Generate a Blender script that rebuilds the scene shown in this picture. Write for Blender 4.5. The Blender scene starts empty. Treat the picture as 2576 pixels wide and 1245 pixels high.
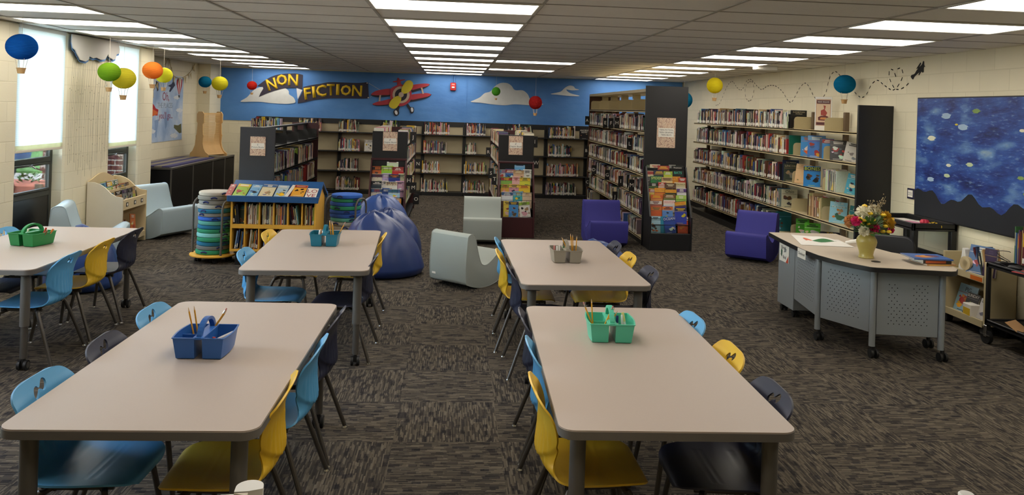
import bpy, math, random
from mathutils import Vector, Matrix
SC = bpy.context.scene
COL = SC.collection
rnd = random.Random(11)
PI = math.pi
# ------------------------------------------------------------------ camera maths (image taken as 2576 x 1245)
F_PX, CX, CY, YAW, ROLL, EYE = 1969.77, 1288.0, 275.84, .0738, .0326, 1.8864
FW = Vector((math.sin(YAW), math.cos(YAW), 0))
R0 = Vector((math.cos(YAW), -math.sin(YAW), 0))
RT = math.cos(ROLL)*R0 + math.sin(ROLL)*Vector((0, 0, 1))
UP = -math.sin(ROLL)*R0 + math.cos(ROLL)*Vector((0, 0, 1))
EYEV = Vector((0, 0, EYE))
def ray(px, py): return FW + RT*((px-CX)/F_PX) - UP*((py-CY)/F_PX)
def aty(px, py, y):
    d = ray(px, py); return EYEV + d*(y/d.y)
def atx(px, py, x):
    d = ray(px, py); return EYEV + d*(x/d.x)
def project(p):
    q = Vector(p)-EYEV; z = q.dot(FW)
    return CX+F_PX*q.dot(RT)/z, CY-F_PX*q.dot(UP)/z, z

# ------------------------------------------------------------------ mesh helpers
class MB:
    def __init__(s): s.v = []; s.f = []; s.m = []; s.c = []; s.mi = 0; s.col = (1, 1, 1); s.T = None
    def add(s, vs, fs, flip=False):
        o = len(s.v)
        if s.T is None: s.v += [tuple(v) for v in vs]
        else: s.v += [tuple(s.T @ Vector(v)) for v in vs]
        for f in fs:
            g = [o+i for i in f]
            s.f.append(g[::-1] if flip else g); s.m.append(s.mi); s.c.append(s.col)
    def box(s, c, d, b=0.0):
        x, y, z = c; a, e, h = d[0]/2, d[1]/2, d[2]/2
        if b <= 0:
            s.add([(x+i*a, y+j*e, z+k*h) for i in (-1, 1) for j in (-1, 1) for k in (-1, 1)],
                  [(0, 1, 3, 2), (4, 6, 7, 5), (0, 4, 5, 1), (2, 3, 7, 6), (0, 2, 6, 4), (1, 5, 7, 3)])
            return
        b = min(b, .49*min(d))
        vs = []; ix = {}
        for i in (-1, 1):
            for j in (-1, 1):
                for k in (-1, 1):
                    for ax in range(3):
                        p = [i*(a-b), j*(e-b), k*(h-b)]
                        p[ax] = (i*a, j*e, k*h)[ax]
                        ix[(i, j, k, ax)] = len(vs); vs.append((x+p[0], y+p[1], z+p[2]))
        fs = []
        for ax in range(3):
            u, w = (ax+1) % 3, (ax+2) % 3
            for sg in (-1, 1):
                q = []
                for (p1, p2) in ((-1, -1), (1, -1), (1, 1), (-1, 1)):
                    k = [0, 0, 0]; k[ax] = sg; k[u] = p1; k[w] = p2; q.append(ix[(*k, ax)])
                fs.append(q if sg > 0 else q[::-1])
            for p1 in (-1, 1):
                for p2 in (-1, 1):
                    k0 = [0, 0, 0]; k1 = [0, 0, 0]; k0[u] = k1[u] = p1; k0[w] = k1[w] = p2; k0[ax] = -1; k1[ax] = 1
                    q = [ix[(*k0, u)], ix[(*k1, u)], ix[(*k1, w)], ix[(*k0, w)]]
                    fs.append(q if p1*p2 < 0 else q[::-1])
        for i in (-1, 1):
            for j in (-1, 1):
                for k in (-1, 1):
                    q = [ix[(i, j, k, n)] for n in range(3)]
                    fs.append(q if i*j*k > 0 else q[::-1])
        s.add(vs, fs)
    def bx(s, x0, x1, y0, y1, z0, z1, b=0.0):
        s.box(((x0+x1)/2, (y0+y1)/2, (z0+z1)/2), (abs(x1-x0), abs(y1-y0), abs(z1-z0)), b)
    def tube(s, path, r, n=10, caps=True):
        P = [Vector(p) for p in path]; rs = r if isinstance(r, (list, tuple)) else [r]*len(P)
        T = []
        for i in range(len(P)):
            a = P[max(i-1, 0)]; b = P[min(i+1, len(P)-1)]; T.append((b-a).normalized())
        up = Vector((0, 0, 1)) if abs(T[0].z) < .9 else Vector((1, 0, 0))
        N = T[0].cross(up).normalized()
        vs = []
        for i, p in enumerate(P):
            if i: N = (N - T[i]*N.dot(T[i])).normalized()
            B = T[i].cross(N)
            for k in range(n):
                t = 2*PI*k/n; vs.append(p+(N*math.cos(t)+B*math.sin(t))*rs[i])
        fs = [(i*n+k, i*n+(k+1) % n, (i+1)*n+(k+1) % n, (i+1)*n+k) for i in range(len(P)-1) for k in range(n)]
        if caps: fs += [tuple(range(n))[::-1], tuple((len(P)-1)*n+k for k in range(n))]
        s.add(vs, fs)
    def cyl(s, p0, p1, r, n=16): s.tube([p0, p1], r, n)
    def lathe(s, prof, n=24, c=(0, 0, 0), wob=None):
        vs = []
        for (r, z) in prof:
            for k in range(n):
                t = 2*PI*k/n; q = r*(wob(t, z) if wob else 1); vs.append((c[0]+q*math.cos(t), c[1]+q*math.sin(t), c[2]+z))
        m = len(prof)
        fs = [(i*n+k, i*n+(k+1) % n, (i+1)*n+(k+1) % n, (i+1)*n+k) for i in range(m-1) for k in range(n)]
        if prof[0][0] > 1e-5: fs.append(tuple(range(n))[::-1])
        if prof[-1][0] > 1e-5: fs.append(tuple((m-1)*n+k for k in range(n)))
        s.add(vs, fs)
    def prism(s, poly, w0, w1, M=None):          # poly in (u, v), extruded along w; M maps (u, v, w) to space
        a = sum(poly[i][0]*poly[(i+1) % len(poly)][1]-poly[(i+1) % len(poly)][0]*poly[i][1] for i in range(len(poly)))
        if a < 0: poly = poly[::-1]
        n = len(poly)
        vs = [Vector((u, v, w0)) for u, v in poly]+[Vector((u, v, w1)) for u, v in poly]
        flip = w1 < w0
        if M is not None:
            vs = [M @ v for v in vs]
            if M.to_3x3().determinant() < 0: flip = not flip
        fs = [tuple(range(n))[::-1], tuple(range(n, 2*n))]+[(i, (i+1) % n, n+(i+1) % n, n+i) for i in range(n)]
        s.add(vs, fs, flip)
    def sphere(s, c, r, n=16, m=10):
        rx, ry, rz = (r, r, r) if not isinstance(r, (tuple, list)) else r
        vs = [(c[0], c[1], c[2]-rz)]
        for i in range(1, m):
            p = -PI/2+PI*i/m
            for k in range(n):
                t = 2*PI*k/n; vs.append((c[0]+rx*math.cos(p)*math.cos(t), c[1]+ry*math.cos(p)*math.sin(t), c[2]+rz*math.sin(p)))
        vs.append((c[0], c[1], c[2]+rz)); L = len(vs)-1
        fs = [(0, 1+(k+1) % n, 1+k) for k in range(n)]
        fs += [(1+i*n+k, 1+i*n+(k+1) % n, 1+(i+1)*n+(k+1) % n, 1+(i+1)*n+k) for i in range(m-2) for k in range(n)]
        fs += [(L, 1+(m-2)*n+k, 1+(m-2)*n+(k+1) % n) for k in range(n)]
        s.add(vs, fs)
    def grid(s, fn, nu, nv, flip=False):
        s.add([fn(i/nu, j/nv) for j in range(nv+1) for i in range(nu+1)],
              [(j*(nu+1)+i, j*(nu+1)+i+1, (j+1)*(nu+1)+i+1, (j+1)*(nu+1)+i) for j in range(nv) for i in range(nu)], flip)
    def text(s, t, size, M, ext=.0006):
        vs, fs = text_geo(t)
        s.add([M @ Vector((x*size, y*size, z*ext)) for x, y, z in vs], fs)
    def mesh(s, name, mats, ang=35):
        me = bpy.data.meshes.new(name); me.from_pydata(s.v, [], s.f)
        mats = mats if isinstance(mats, (list, tuple)) else [mats]
        for m in mats: me.materials.append(m)
        me.polygons.foreach_set('material_index', s.m)
        if any(c != (1, 1, 1) for c in s.c):
            at = me.color_attributes.new('Col', 'FLOAT_COLOR', 'CORNER'); buf = []
            for f, c in zip(s.f, s.c): buf += [c[0], c[1], c[2], 1.0]*len(f)
            at.data.foreach_set('color', buf)
        me.polygons.foreach_set('use_smooth', [True]*len(s.f)); me.set_sharp_from_angle(angle=math.radians(ang)); me.update()
        return me
    def build(s, name, mats, parent=None, ang=35):
        o = bpy.data.objects.new(name, s.mesh(name, mats, ang)); COL.objects.link(o)
        if parent: o.parent = parent
        return o
_tc = {}
def text_geo(t):
    if t not in _tc:
        cu = bpy.data.curves.new('lettering', 'FONT'); cu.body = t; cu.size = 1; cu.align_x = 'CENTER'; cu.align_y = 'CENTER'; cu.extrude = .5; cu.resolution_u = 2
        o = bpy.data.objects.new('lettering', cu); COL.objects.link(o)
        me = bpy.data.meshes.new_from_object(o.evaluated_get(bpy.context.evaluated_depsgraph_get()))
        _tc[t] = ([tuple(v.co) for v in me.vertices], [tuple(p.vertices) for p in me.polygons])
        bpy.data.objects.remove(o); bpy.data.meshes.remove(me); bpy.data.curves.remove(cu)
    return _tc[t]
def frame(o, u, v):                               # u, v in-plane axes, w = u x v towards the viewer
    u = Vector(u).normalized(); v = Vector(v); v = (v-u*u.dot(v)).normalized(); w = u.cross(v)
    return Matrix(((u.x, v.x, w.x, o[0]), (u.y, v.y, w.y, o[1]), (u.z, v.z, w.z, o[2]), (0, 0, 0, 1)))
def smooth(P, n=6, closed=True):
    out = []; m = len(P)
    for i in range(m if closed else m-1):
        a, b_, c, d = P[(i-1) % m if closed else max(i-1, 0)], P[i], P[(i+1) % m], P[(i+2) % m if closed else min(i+2, m-1)]
        for k in range(n):
            t_ = k/n; out.append(tuple(.5*((2*q)+(-p+r)*t_+(2*p-5*q+4*r-s)*t_*t_+(-p+3*q-3*r+s)*t_**3) for p, q, r, s in zip(a, b_, c, d)))
    if not closed: out.append(P[-1])
    return out
def rotz(a): return Matrix.Rotation(a, 4, 'Z')
def at(x, y, z, a=0.0): return Matrix.Translation((x, y, z)) @ rotz(a)
def bake(o):                                      # turn modifiers into plain mesh
    me = bpy.data.meshes.new_from_object(o.evaluated_get(bpy.context.evaluated_depsgraph_get()))
    o.modifiers.clear(); o.data = me
    return o
def tag(o, label, cat, group=None):
    o['label'] = label; o['category'] = cat
    if group: o['group'] = group
    return o
def thing(name, label, cat, loc=(0, 0, 0), rz=0.0, group=None):
    o = bpy.data.objects.new(name, None); COL.objects.link(o); o.location = loc; o.rotation_euler = (0, 0, rz); o.empty_display_size = .1
    return tag(o, label, cat, group)
KIDS = {}
def dup(src, loc, rz, label=None, swap=None):     # a thing with copies of its parts and their sub-parts
    r = src.copy(); COL.objects.link(r); r.location = loc; r.rotation_euler = (0, 0, rz)
    if label: r['label'] = label
    def rec(a, b):
        for ch in a.children:
            c = ch.copy(); COL.objects.link(c); c.parent = b
            if swap and ch.data in swap: c.data = swap[ch.data]
            rec(ch, c)
    rec(src, r)
    return r
def struct(o): o['kind'] = 'structure'; return o

# ------------------------------------------------------------------ materials
def lin(c):
    if isinstance(c, str): c = tuple(int(c[i:i+2], 16) for i in (0, 2, 4))
    return tuple(((x/255)/12.92 if x/255 <= .04045 else ((x/255+.055)/1.055)**2.4) for x in c)
class NT:
    def __init__(s, name):
        s.m = bpy.data.materials.new(name); s.m.use_nodes = True; s.t = s.m.node_tree; s.b = s.t.nodes['Principled BSDF']; s.out = s.t.nodes['Material Output']
    def n(s, typ, **kw):
        q = s.t.nodes.new(typ)
        for k, v in kw.items(): setattr(q, k, v)
        return q
    def l(s, a, b): s.t.links.new(a, b)
    def val(s, op, a, b=None):
        q = s.n('ShaderNodeMath', operation=op)
        for i, x in enumerate((a, b)):
            if x is None: continue
            if isinstance(x, (int, float)): q.inputs[i].default_value = x
            else: s.l(x, q.inputs[i])
        return q.outputs[0]
    def mix(s, fac, a, b, mode='MIX'):
        q = s.n('ShaderNodeMix', data_type='RGBA', blend_type=mode)
        for i, x in ((0, fac), (6, a), (7, b)):
            if isinstance(x, (int, float)): q.inputs[i].default_value = x
            elif isinstance(x, tuple): q.inputs[i].default_value = (*x[:3], 1)
            else: s.l(x, q.inputs[i])
        return q.outputs[2]
    def noise(s, scale, detail=2, co=None, stretch=None):
        q = s.n('ShaderNodeTexNoise'); q.inputs['Scale'].default_value = scale; q.inputs['Detail'].default_value = detail
        if co is None: co = s.n('ShaderNodeTexCoord').outputs['Object']
        if stretch:
            mp = s.n('ShaderNodeMapping'); mp.inputs['Scale'].default_value = stretch; s.l(co, mp.inputs[0]); co = mp.outputs[0]
        s.l(co, q.inputs['Vector'])
        return q.outputs['Fac']
    def ramp(s, x, stops):
        q = s.n('ShaderNodeValToRGB'); e = q.color_ramp.elements
        while len(e) < len(stops): e.new(.5)
        for i, (p, c) in enumerate(stops): e[i].position = p; e[i].color = (*c[:3], 1)
        s.l(x, q.inputs[0]); return q.outputs[0]
    def bump(s, h, st, dist=.01):
        q = s.n('ShaderNodeBump'); q.inputs['Strength'].default_value = st; q.inputs['Distance'].default_value = dist
        s.l(h, q.inputs['Height']); s.l(q.outputs[0], s.b.inputs['Normal'])
def mat(name, rgb, rough=.5, metal=0, var=.08, scale=8, bump=0, bscale=300, spec=.5, stretch=None, coat=0):
    t = NT(name); c = lin(rgb); f = t.noise(scale, 3, stretch=stretch)
    t.l(t.mix(f, tuple(x*(1-var) for x in c), tuple(min(1, x*(1+var)) for x in c)), t.b.inputs['Base Color'])
    t.b.inputs['Roughness'].default_value = rough; t.b.inputs['Metallic'].default_value = metal; t.b.inputs['Specular IOR Level'].default_value = spec
    if coat: t.b.inputs['Coat Weight'].default_value = coat
    if bump: t.bump(t.noise(bscale, 2), bump, .002)
    return t.m
def attr_mat(name, rough=.5, var=.12, scale=60):
    t = NT(name); a = t.n('ShaderNodeAttribute', attribute_name='Col'); f = t.noise(scale, 2)
    g = t.ramp(f, [(.3, (1-var,)*3), (.7, (1, 1, 1))])
    t.l(t.mix(1.0, a.outputs['Color'], g, 'MULTIPLY'), t.b.inputs['Base Color']); t.b.inputs['Roughness'].default_value = rough
    return t.m
def brick_mat(name, c1, mortar, bw, bh, ms, axes, rough=.6, bstr=.28, c2=None, off=.5, shift=(0, 0)):
    t = NT(name); tc = t.n('ShaderNodeTexCoord'); sp = t.n('ShaderNodeSeparateXYZ'); cb = t.n('ShaderNodeCombineXYZ')
    t.l(tc.outputs['Object'], sp.inputs[0])
    t.l(t.val('ADD', sp.outputs[axes[0]], shift[0]), cb.inputs[0]); t.l(t.val('ADD', sp.outputs[axes[1]], shift[1]), cb.inputs[1])
    br = t.n('ShaderNodeTexBrick', offset=off); br.inputs['Scale'].default_value = 1; br.inputs['Brick Width'].default_value = bw; br.inputs['Row Height'].default_value = bh
    br.inputs['Mortar Size'].default_value = ms; br.inputs['Mortar Smooth'].default_value = .6
    a = lin(c1); b = lin(c2) if c2 else tuple(x*.95 for x in a)
    for k, c in (('Color1', a), ('Color2', b), ('Mortar', lin(mortar))): br.inputs[k].default_value = (*c, 1)
    t.l(cb.outputs[0], br.inputs['Vector'])
    n = t.noise(3, 4); t.l(t.mix(1.0, br.outputs['Color'], t.ramp(n, [(.2, (.93,)*3), (.8, (1, 1, 1))]), 'MULTIPLY'), t.b.inputs['Base Color'])
    h = t.val('SUBTRACT', t.val('MULTIPLY', t.noise(60, 3), .25), br.outputs['Fac']); t.bump(h, bstr, .006)
    t.b.inputs['Roughness'].default_value = rough
    return t.m
def emit_mat(name, rgb, st):
    t = NT(name); e = t.n('ShaderNodeEmission'); f = t.noise(1.5, 2)
    c = lin(rgb); t.l(t.mix(f, tuple(x*.95 for x in c), c), e.inputs[0]); e.inputs[1].default_value = st
    t.l(e.outputs[0], t.out.inputs[0]); return t.m
def carpet_mat():
    t = NT('carpet'); tc = t.n('ShaderNodeTexCoord'); sp = t.n('ShaderNodeSeparateXYZ'); t.l(tc.outputs['Object'], sp.inputs[0])
    S = .6025; x = t.val('ADD', sp.outputs[0], .284+100*S); y = t.val('ADD', sp.outputs[1], 101*S-5.032)
    tx = t.val('DIVIDE', x, S); ty = t.val('DIVIDE', y, S); cx = t.val('FLOOR', tx); cy = t.val('FLOOR', ty)
    par = t.val('MODULO', t.val('ADD', cx, cy), 2); fx = t.val('MULTIPLY', t.val('FRACT', tx), S); fy = t.val('MULTIPLY', t.val('FRACT', ty), S)
    inv = t.val('SUBTRACT', 1, par)
    u = t.val('ADD', t.val('MULTIPLY', fx, par), t.val('MULTIPLY', fy, inv)); v = t.val('ADD', t.val('MULTIPLY', fy, par), t.val('MULTIPLY', fx, inv))
    seed = t.val('ADD', t.val('MULTIPLY', cx, 7.31), t.val('MULTIPLY', cy, 3.17))
    def cell(rowh, lenu, k):
        r = t.val('FLOOR', t.val('DIVIDE', v, rowh)); w = t.n('ShaderNodeTexWhiteNoise', noise_dimensions='2D'); cb = t.n('ShaderNodeCombineXYZ')
        t.l(t.val('ADD', r, k), cb.inputs[0]); t.l(seed, cb.inputs[1]); t.l(cb.outputs[0], w.inputs['Vector'])
        q = t.val('FLOOR', t.val('ADD', t.val('DIVIDE', u, lenu), t.val('MULTIPLY', w.outputs['Value'], 9)))
        w2 = t.n('ShaderNodeTexWhiteNoise', noise_dimensions='3D'); c2 = t.n('ShaderNodeCombineXYZ')
        t.l(r, c2.inputs[0]); t.l(q, c2.inputs[1]); t.l(t.val('ADD', seed, k), c2.inputs[2]); t.l(c2.outputs[0], w2.inputs['Vector'])
        return w2.outputs['Value']
    a = cell(.0068, .072, 1.0); b = cell(.0272, .046, 5.0)
    ca = t.ramp(a, [(0, lin('34302d')), (.25, lin('403b36')), (.5, lin('504940')), (.75, lin('60584c')), (1, lin('71685a'))])
    cb_ = t.ramp(b, [(.80, (1, 1, 1)), (.86, (.52, .52, .58)), (1, (.42, .44, .54))])
    c = t.mix(1.0, ca, cb_, 'MULTIPLY'); f = t.noise(900, 2)
    t.l(t.mix(1.0, c, t.ramp(f, [(.3, (.82,)*3), (.7, (1, 1, 1))]), 'MULTIPLY'), t.b.inputs['Base Color'])
    t.b.inputs['Roughness'].default_value = .95; t.b.inputs['Specular IOR Level'].default_value = .15; t.bump(t.val('ADD', t.val('MULTIPLY', a, .6), f), .35, .003)
    return t.m
M = {}
def mm(k, *a, **kw): M[k] = mat(k, *a, **kw); return M[k]
M['carpet'] = carpet_mat()
WALLC = 'eae1c5'; WALLJ = 'ddd4b7'
M['wall_yz'] = brick_mat('block_wall_side', WALLC, WALLJ, .406, .2032, .006, (1, 2), shift=(.1, .03))
M['wall_xz'] = brick_mat('block_wall_back', WALLC, WALLJ, .406, .2032, .006, (0, 2), shift=(.1, .03))
M['ext_brick'] = brick_mat('red_brick', '8a4a3c', 'c9bfb2', .215, .075, .011, (0, 2), c2='6d4440', rough=.9)
mm('ceiling', 'e6e2da', .95, var=.05, scale=40, bump=.3, bscale=220, spec=.1)
mm('grid_metal', 'a09a8e', .5, var=.03)
mm('light_frame', 'c8c4b8', .5, var=.02)
M['diffuser'] = emit_mat('lit_diffuser', 'fff7ea', 4.6)
mm('table_top', 'b3a498', .42, var=.03, scale=120, spec=.4)
mm('edge_gray', '6b6660', .5, var=.04)
mm('leg_gray', '5c5852', .42, var=.04, spec=.5)
mm('leg_inner', '6e6a64', .3, metal=.6, var=.04)
mm('chair_tube', '55504a', .35, metal=.5, var=.04)
mm('chrome', 'cfcfcf', .2, metal=1, var=.02)
mm('nickel', 'b9b2a4', .28, metal=.9, var=.03)
mm('tyre', '161616', .55)
mm('black_plastic', '1b1b1c', .45, var=.1)
mm('p_yellow', 'dfb42e', .42, var=.05, scale=4, bump=.12, bscale=500)
mm('p_blue', '58a0cf', .45, var=.05, scale=4, bump=.12, bscale=500)
mm('p_navy', '23263a', .45, var=.06, scale=4, bump=.12, bscale=500)
mm('foam_gray', '9ea59f', .8, var=.03, scale=3, bump=.15, bscale=700)
mm('foam_ltblue', 'a5b6bd', .8, var=.03, scale=3, bump=.15, bscale=700)
mm('foam_purple', '322e80', .75, var=.04, scale=3, bump=.15, bscale=700)
mm('vinyl_navy', '24386e', .36, var=.08, scale=5, spec=.6)
mm('vinyl_blue', '2d4a88', .36, var=.08, scale=5, spec=.6)
mm('black_lam', '18181a', .4, var=.08, scale=20)
mm('dark_lam', '2b2d33', .5, var=.06, scale=20)
mm('shelf_black', '121213', .45, var=.06)
mm('beige_metal', 'bfb08a', .45, var=.03)
mm('beige_post', '6c5a46', .6, var=.08, scale=30)
mm('walnut', '4a2d1f', .45, var=.25, scale=6, stretch=(1, 1, .1))
mm('mahogany', '3a1418', .4, var=.2, scale=6, stretch=(1, 1, .1))
mm('cream_back', 'b8ab8c', .7, var=.04)
mm('ply', 'd3ac72', .55, var=.1, scale=8, stretch=(1, 1, .15))
mm('ply_yellow', 'dca63a', .5, var=.07, scale=8, stretch=(1, 1, .15))
mm('birch', 'd9c49a', .5, var=.05, scale=8, stretch=(1, 1, .2))
mm('lam_white', 'd9d0bd', .5, var=.03)
mm('shelf_blue', '1d4f86', .45, var=.06)
mm('counter_black', '141416', .4, var=.08)
mm('aluminium', '8e8b86', .35, metal=.8, var=.04)
mm('win_frame', '33352f', .4, var=.05)
mm('win_panel', '0f1118', .3, var=.1)
mm('paper', 'e9e4da', .8, var=.03)
mm('white_plastic', 'e4e2dc', .45, var=.02)
mm('felt_white', 'b9b6b1', .9, var=.04, scale=3)
mm('felt_blue', '5f86bd', .9, var=.05)
mm('straw', 'b58e5e', .8, var=.2, scale=40)
mm('string', 'cfc6b4', .8)
mm('ink_black', '141414', .7)
mm('desk_top', 'b9ab98', .45, var=.06, scale=5, stretch=(.3, 3, 1))
mm('desk_gray', '868b8e', .5, var=.04, scale=200, bump=.2, bscale=600)
mm('hole_dark', '0c0c0c', .9)
mm('vase', 'a8984f', .3, var=.1, scale=12, spec=.6)
mm('leaf', '4f7a34', .6, var=.3, scale=20)
mm('stem', '55682f', .6, var=.2)
mm('tote', 'dcd8d0', .85, var=.03, scale=6)
mm('leather', '202124', .45, var=.1, bump=.2, bscale=400)
mm('alarm_red', 'b3201c', .4, var=.05)
mm('pale_light', 'f3f0e6', .3)
mm('concrete', 'b9b2a6', .9, var=.08)
mm('grass', '5d8a3a', .9, var=.3, scale=12)
mm('terracotta', 'b9705a', .8, var=.1)
mm('jute', 'b9a67c', .9, var=.2, scale=40)
mm('car_blue', '2a62a8', .25, var=.03, coat=.5)
mm('clear', 'd8dde0', .15, var=.02)
M['book'] = attr_mat('book_covers', .45)
M['cover'] = attr_mat('printed_cover', .3, var=.1, scale=90)
M['matte'] = attr_mat('painted_paper', .75, var=.06, scale=20)
M['plast'] = attr_mat('coloured_plastic', .4, var=.04, scale=20)
M['fabric'] = attr_mat('coloured_fabric', .8, var=.08, scale=40)
def shade_mat():
    t = NT('translucent_shade'); tc = t.n('ShaderNodeTexCoord'); sp = t.n('ShaderNodeSeparateXYZ'); t.l(tc.outputs['Object'], sp.inputs[0])
    w = t.val('SINE', t.val('MULTIPLY', sp.outputs[2], 2*PI/.02)); c = t.ramp(w, [(0, lin('dfe7e8')), (1, lin('e8eff0'))])
    d = t.n('ShaderNodeBsdfDiffuse'); tr = t.n('ShaderNodeBsdfTranslucent'); mx = t.n('ShaderNodeMixShader'); mx.inputs[0].default_value = .62
    t.l(c, d.inputs[0]); t.l(c, tr.inputs[0]); t.l(d.outputs[0], mx.inputs[1]); t.l(tr.outputs[0], mx.inputs[2]); t.l(mx.outputs[0], t.out.inputs[0])
    return t.m
M['shade'] = shade_mat()
def lantern_mat(name, rgb, f_=.45):
    t = NT(name); c = lin(rgb); f = t.noise(12, 3); k = t.mix(f, tuple(x*.9 for x in c), tuple(min(1, x*1.1) for x in c))
    d = t.n('ShaderNodeBsdfDiffuse'); tr = t.n('ShaderNodeBsdfTranslucent'); mx = t.n('ShaderNodeMixShader'); mx.inputs[0].default_value = f_
    t.l(k, d.inputs[0]); t.l(k, tr.inputs[0]); t.l(d.outputs[0], mx.inputs[1]); t.l(tr.outputs[0], mx.inputs[2]); t.l(mx.outputs[0], t.out.inputs[0])
    return t.m
M['shade_hem'] = lantern_mat('shade_hem', 'f3efcf', .6)
def glass_mat(name):
    t = NT(name); tr = t.n('ShaderNodeBsdfTransparent'); g = t.n('ShaderNodeBsdfGlossy'); g.inputs['Roughness'].default_value = .02
    fr = t.n('ShaderNodeFresnel'); fr.inputs[0].default_value = 1.45; f = t.noise(2, 1); tr.inputs[0].default_value = (.93, .96, .95, 1)
    mx = t.n('ShaderNodeMixShader'); t.l(t.val('MULTIPLY', fr.outputs[0], t.val('ADD', t.val('MULTIPLY', f, .1), .9)), mx.inputs[0]); t.l(tr.outputs[0], mx.inputs[1]); t.l(g.outputs[0], mx.inputs[2]); t.l(mx.outputs[0], t.out.inputs[0])
    return t.m
M['glass'] = glass_mat('window_glass')
def mural_mat():
    t = NT('blue_backdrop_paper'); n = t.noise(.7, 4); n2 = t.noise(3.5, 5, stretch=(1, 1, 2.2))
    c = t.ramp(n, [(.3, lin('376aae')), (.55, lin('4a82c4')), (.75, lin('5f97d6'))])
    t.l(t.mix(t.val('MULTIPLY', n2, .25), c, lin('7faee0')), t.b.inputs['Base Color']); t.b.inputs['Roughness'].default_value = .7
    t.bump(n2, .35, .02); return t.m
M['mural'] = mural_mat()
def abstract_mat():
    t = NT('abstract_blue_paint'); tc = t.n('ShaderNodeTexCoord'); o = tc.outputs['Object']
    n = t.noise(2.2, 6, stretch=(1, 1.0, 2.6)); m = t.noise(16, 4, stretch=(1, .8, 3.2))
    c = t.ramp(n, [(.25, lin('0c1334')), (.42, lin('1b2c72')), (.55, lin('2f55a0')), (.66, lin('6f97c4')), (.78, lin('b9c9b8'))])
    c = t.mix(t.val('MULTIPLY', m, .55), c, t.ramp(m, [(.35, lin('0d1638')), (.6, lin('2c4c9a')), (.72, lin('8fb0d0'))]))
    t.l(c, t.b.inputs['Base Color']); t.b.inputs['Roughness'].default_value = .45; t.bump(m, .5, .004); return t.m
M['abstract'] = abstract_mat()
def marble_mat():
    t = NT('marbled_card'); n = t.noise(22, 6); c = t.ramp(n, [(.35, lin('c9a58e')), (.5, lin('d9c2a8')), (.55, lin('9c6c63')), (.6, lin('dcc8ae')), (.8, lin('b98f80'))])
    t.l(c, t.b.inputs['Base Color']); t.b.inputs['Roughness'].default_value = .35; return t.m
M['marble'] = marble_mat()
# ------------------------------------------------------------------ room shell
CEIL, XL, XR, XA, YB, YF, YC = 2.615, -4.48, 5.05, -5.2, 17.05, -3.0, 11.8
b = MB(); b.bx(-6.2, 5.4, YF, 17.4, -.12, 0); struct(b.build('floor', M['carpet']))
b = MB(); b.bx(XL-.3, 5.35, YF, YC, CEIL, CEIL+.1); b.bx(-6.1, 5.35, YC, 17.35, CEIL, CEIL+.1); struct(b.build('ceiling', M['ceiling']))
b = MB()
GX = [-.628+1.2115*k for k in range(-4, 6)]
GY = [5.3456-.0342+.6096*k for k in range(-13, 20)]
for x in GX:
    if x < -4.4: b.bx(x-.011, x+.011, YC, YB, CEIL-.006, CEIL)
    elif x < XR: b.bx(x-.011, x+.011, YF, YB, CEIL-.006, CEIL)
for y in GY:
    if y < YB: b.bx(XL if y < YC else XA, XR, y-.008, y+.008, CEIL-.004, CEIL)
o = struct(b.build('ceiling_grid', M['grid_metal']))
WINS = [(4.05, 5.05), (6.23, 7.23), (8.41, 9.41), (10.59, 11.53)]
ed = [YF]+[e for w in WINS for e in w]+[YC]
for i in range(0, len(ed), 2):
    b = MB(); b.bx(XL-.185, XL, ed[i], ed[i+1], 0, CEIL, .02); struct(b.build('wall_left', M['wall_yz']))
b = MB(); b.bx(XA-.7, XL-.3, YC-.0, YC+.25, 0, CEIL); b.bx(XL-.32, XL-.005, YC-.03, YC+.25, 0, CEIL); struct(b.build('wall_alcove_return', M['wall_xz']))
b = MB(); b.bx(XA-.3, XA, YC+.25, 17.3, 0, CEIL); struct(b.build('wall_alcove', M['wall_yz']))
b = MB(); b.bx(XA, -4.95, 16.3, YB, 0, CEIL); struct(b.build('pillar_alcove', M['wall_xz']))
b = MB(); b.bx(XA-.3, XR+.3, YB, YB+.3, 0, CEIL); struct(b.build('wall_back', M['wall_xz']))
b = MB(); b.bx(XR, XR+.3, YF, YB, 0, CEIL); struct(b.build('wall_right', M['wall_yz']))
b = MB(); b.bx(XL-.3, XR+.3, YF-.3, YF, 0, CEIL); struct(b.build('wall_front', M['wall_xz']))
b = MB(); b.bx(XR-.012, XR, YF, YB, 0, .1); struct(b.build('baseboard_right', M['shelf_black']))
b = MB(); b.bx(XA, XA+.012, YC+.26, 16.3, 0, .1); struct(b.build('baseboard_left', M['shelf_black']))
ORD = ['first', 'second', 'third', 'fourth', 'fifth', 'sixth', 'seventh', 'eighth', 'ninth', 'tenth', 'eleventh', 'twelfth']
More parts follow.
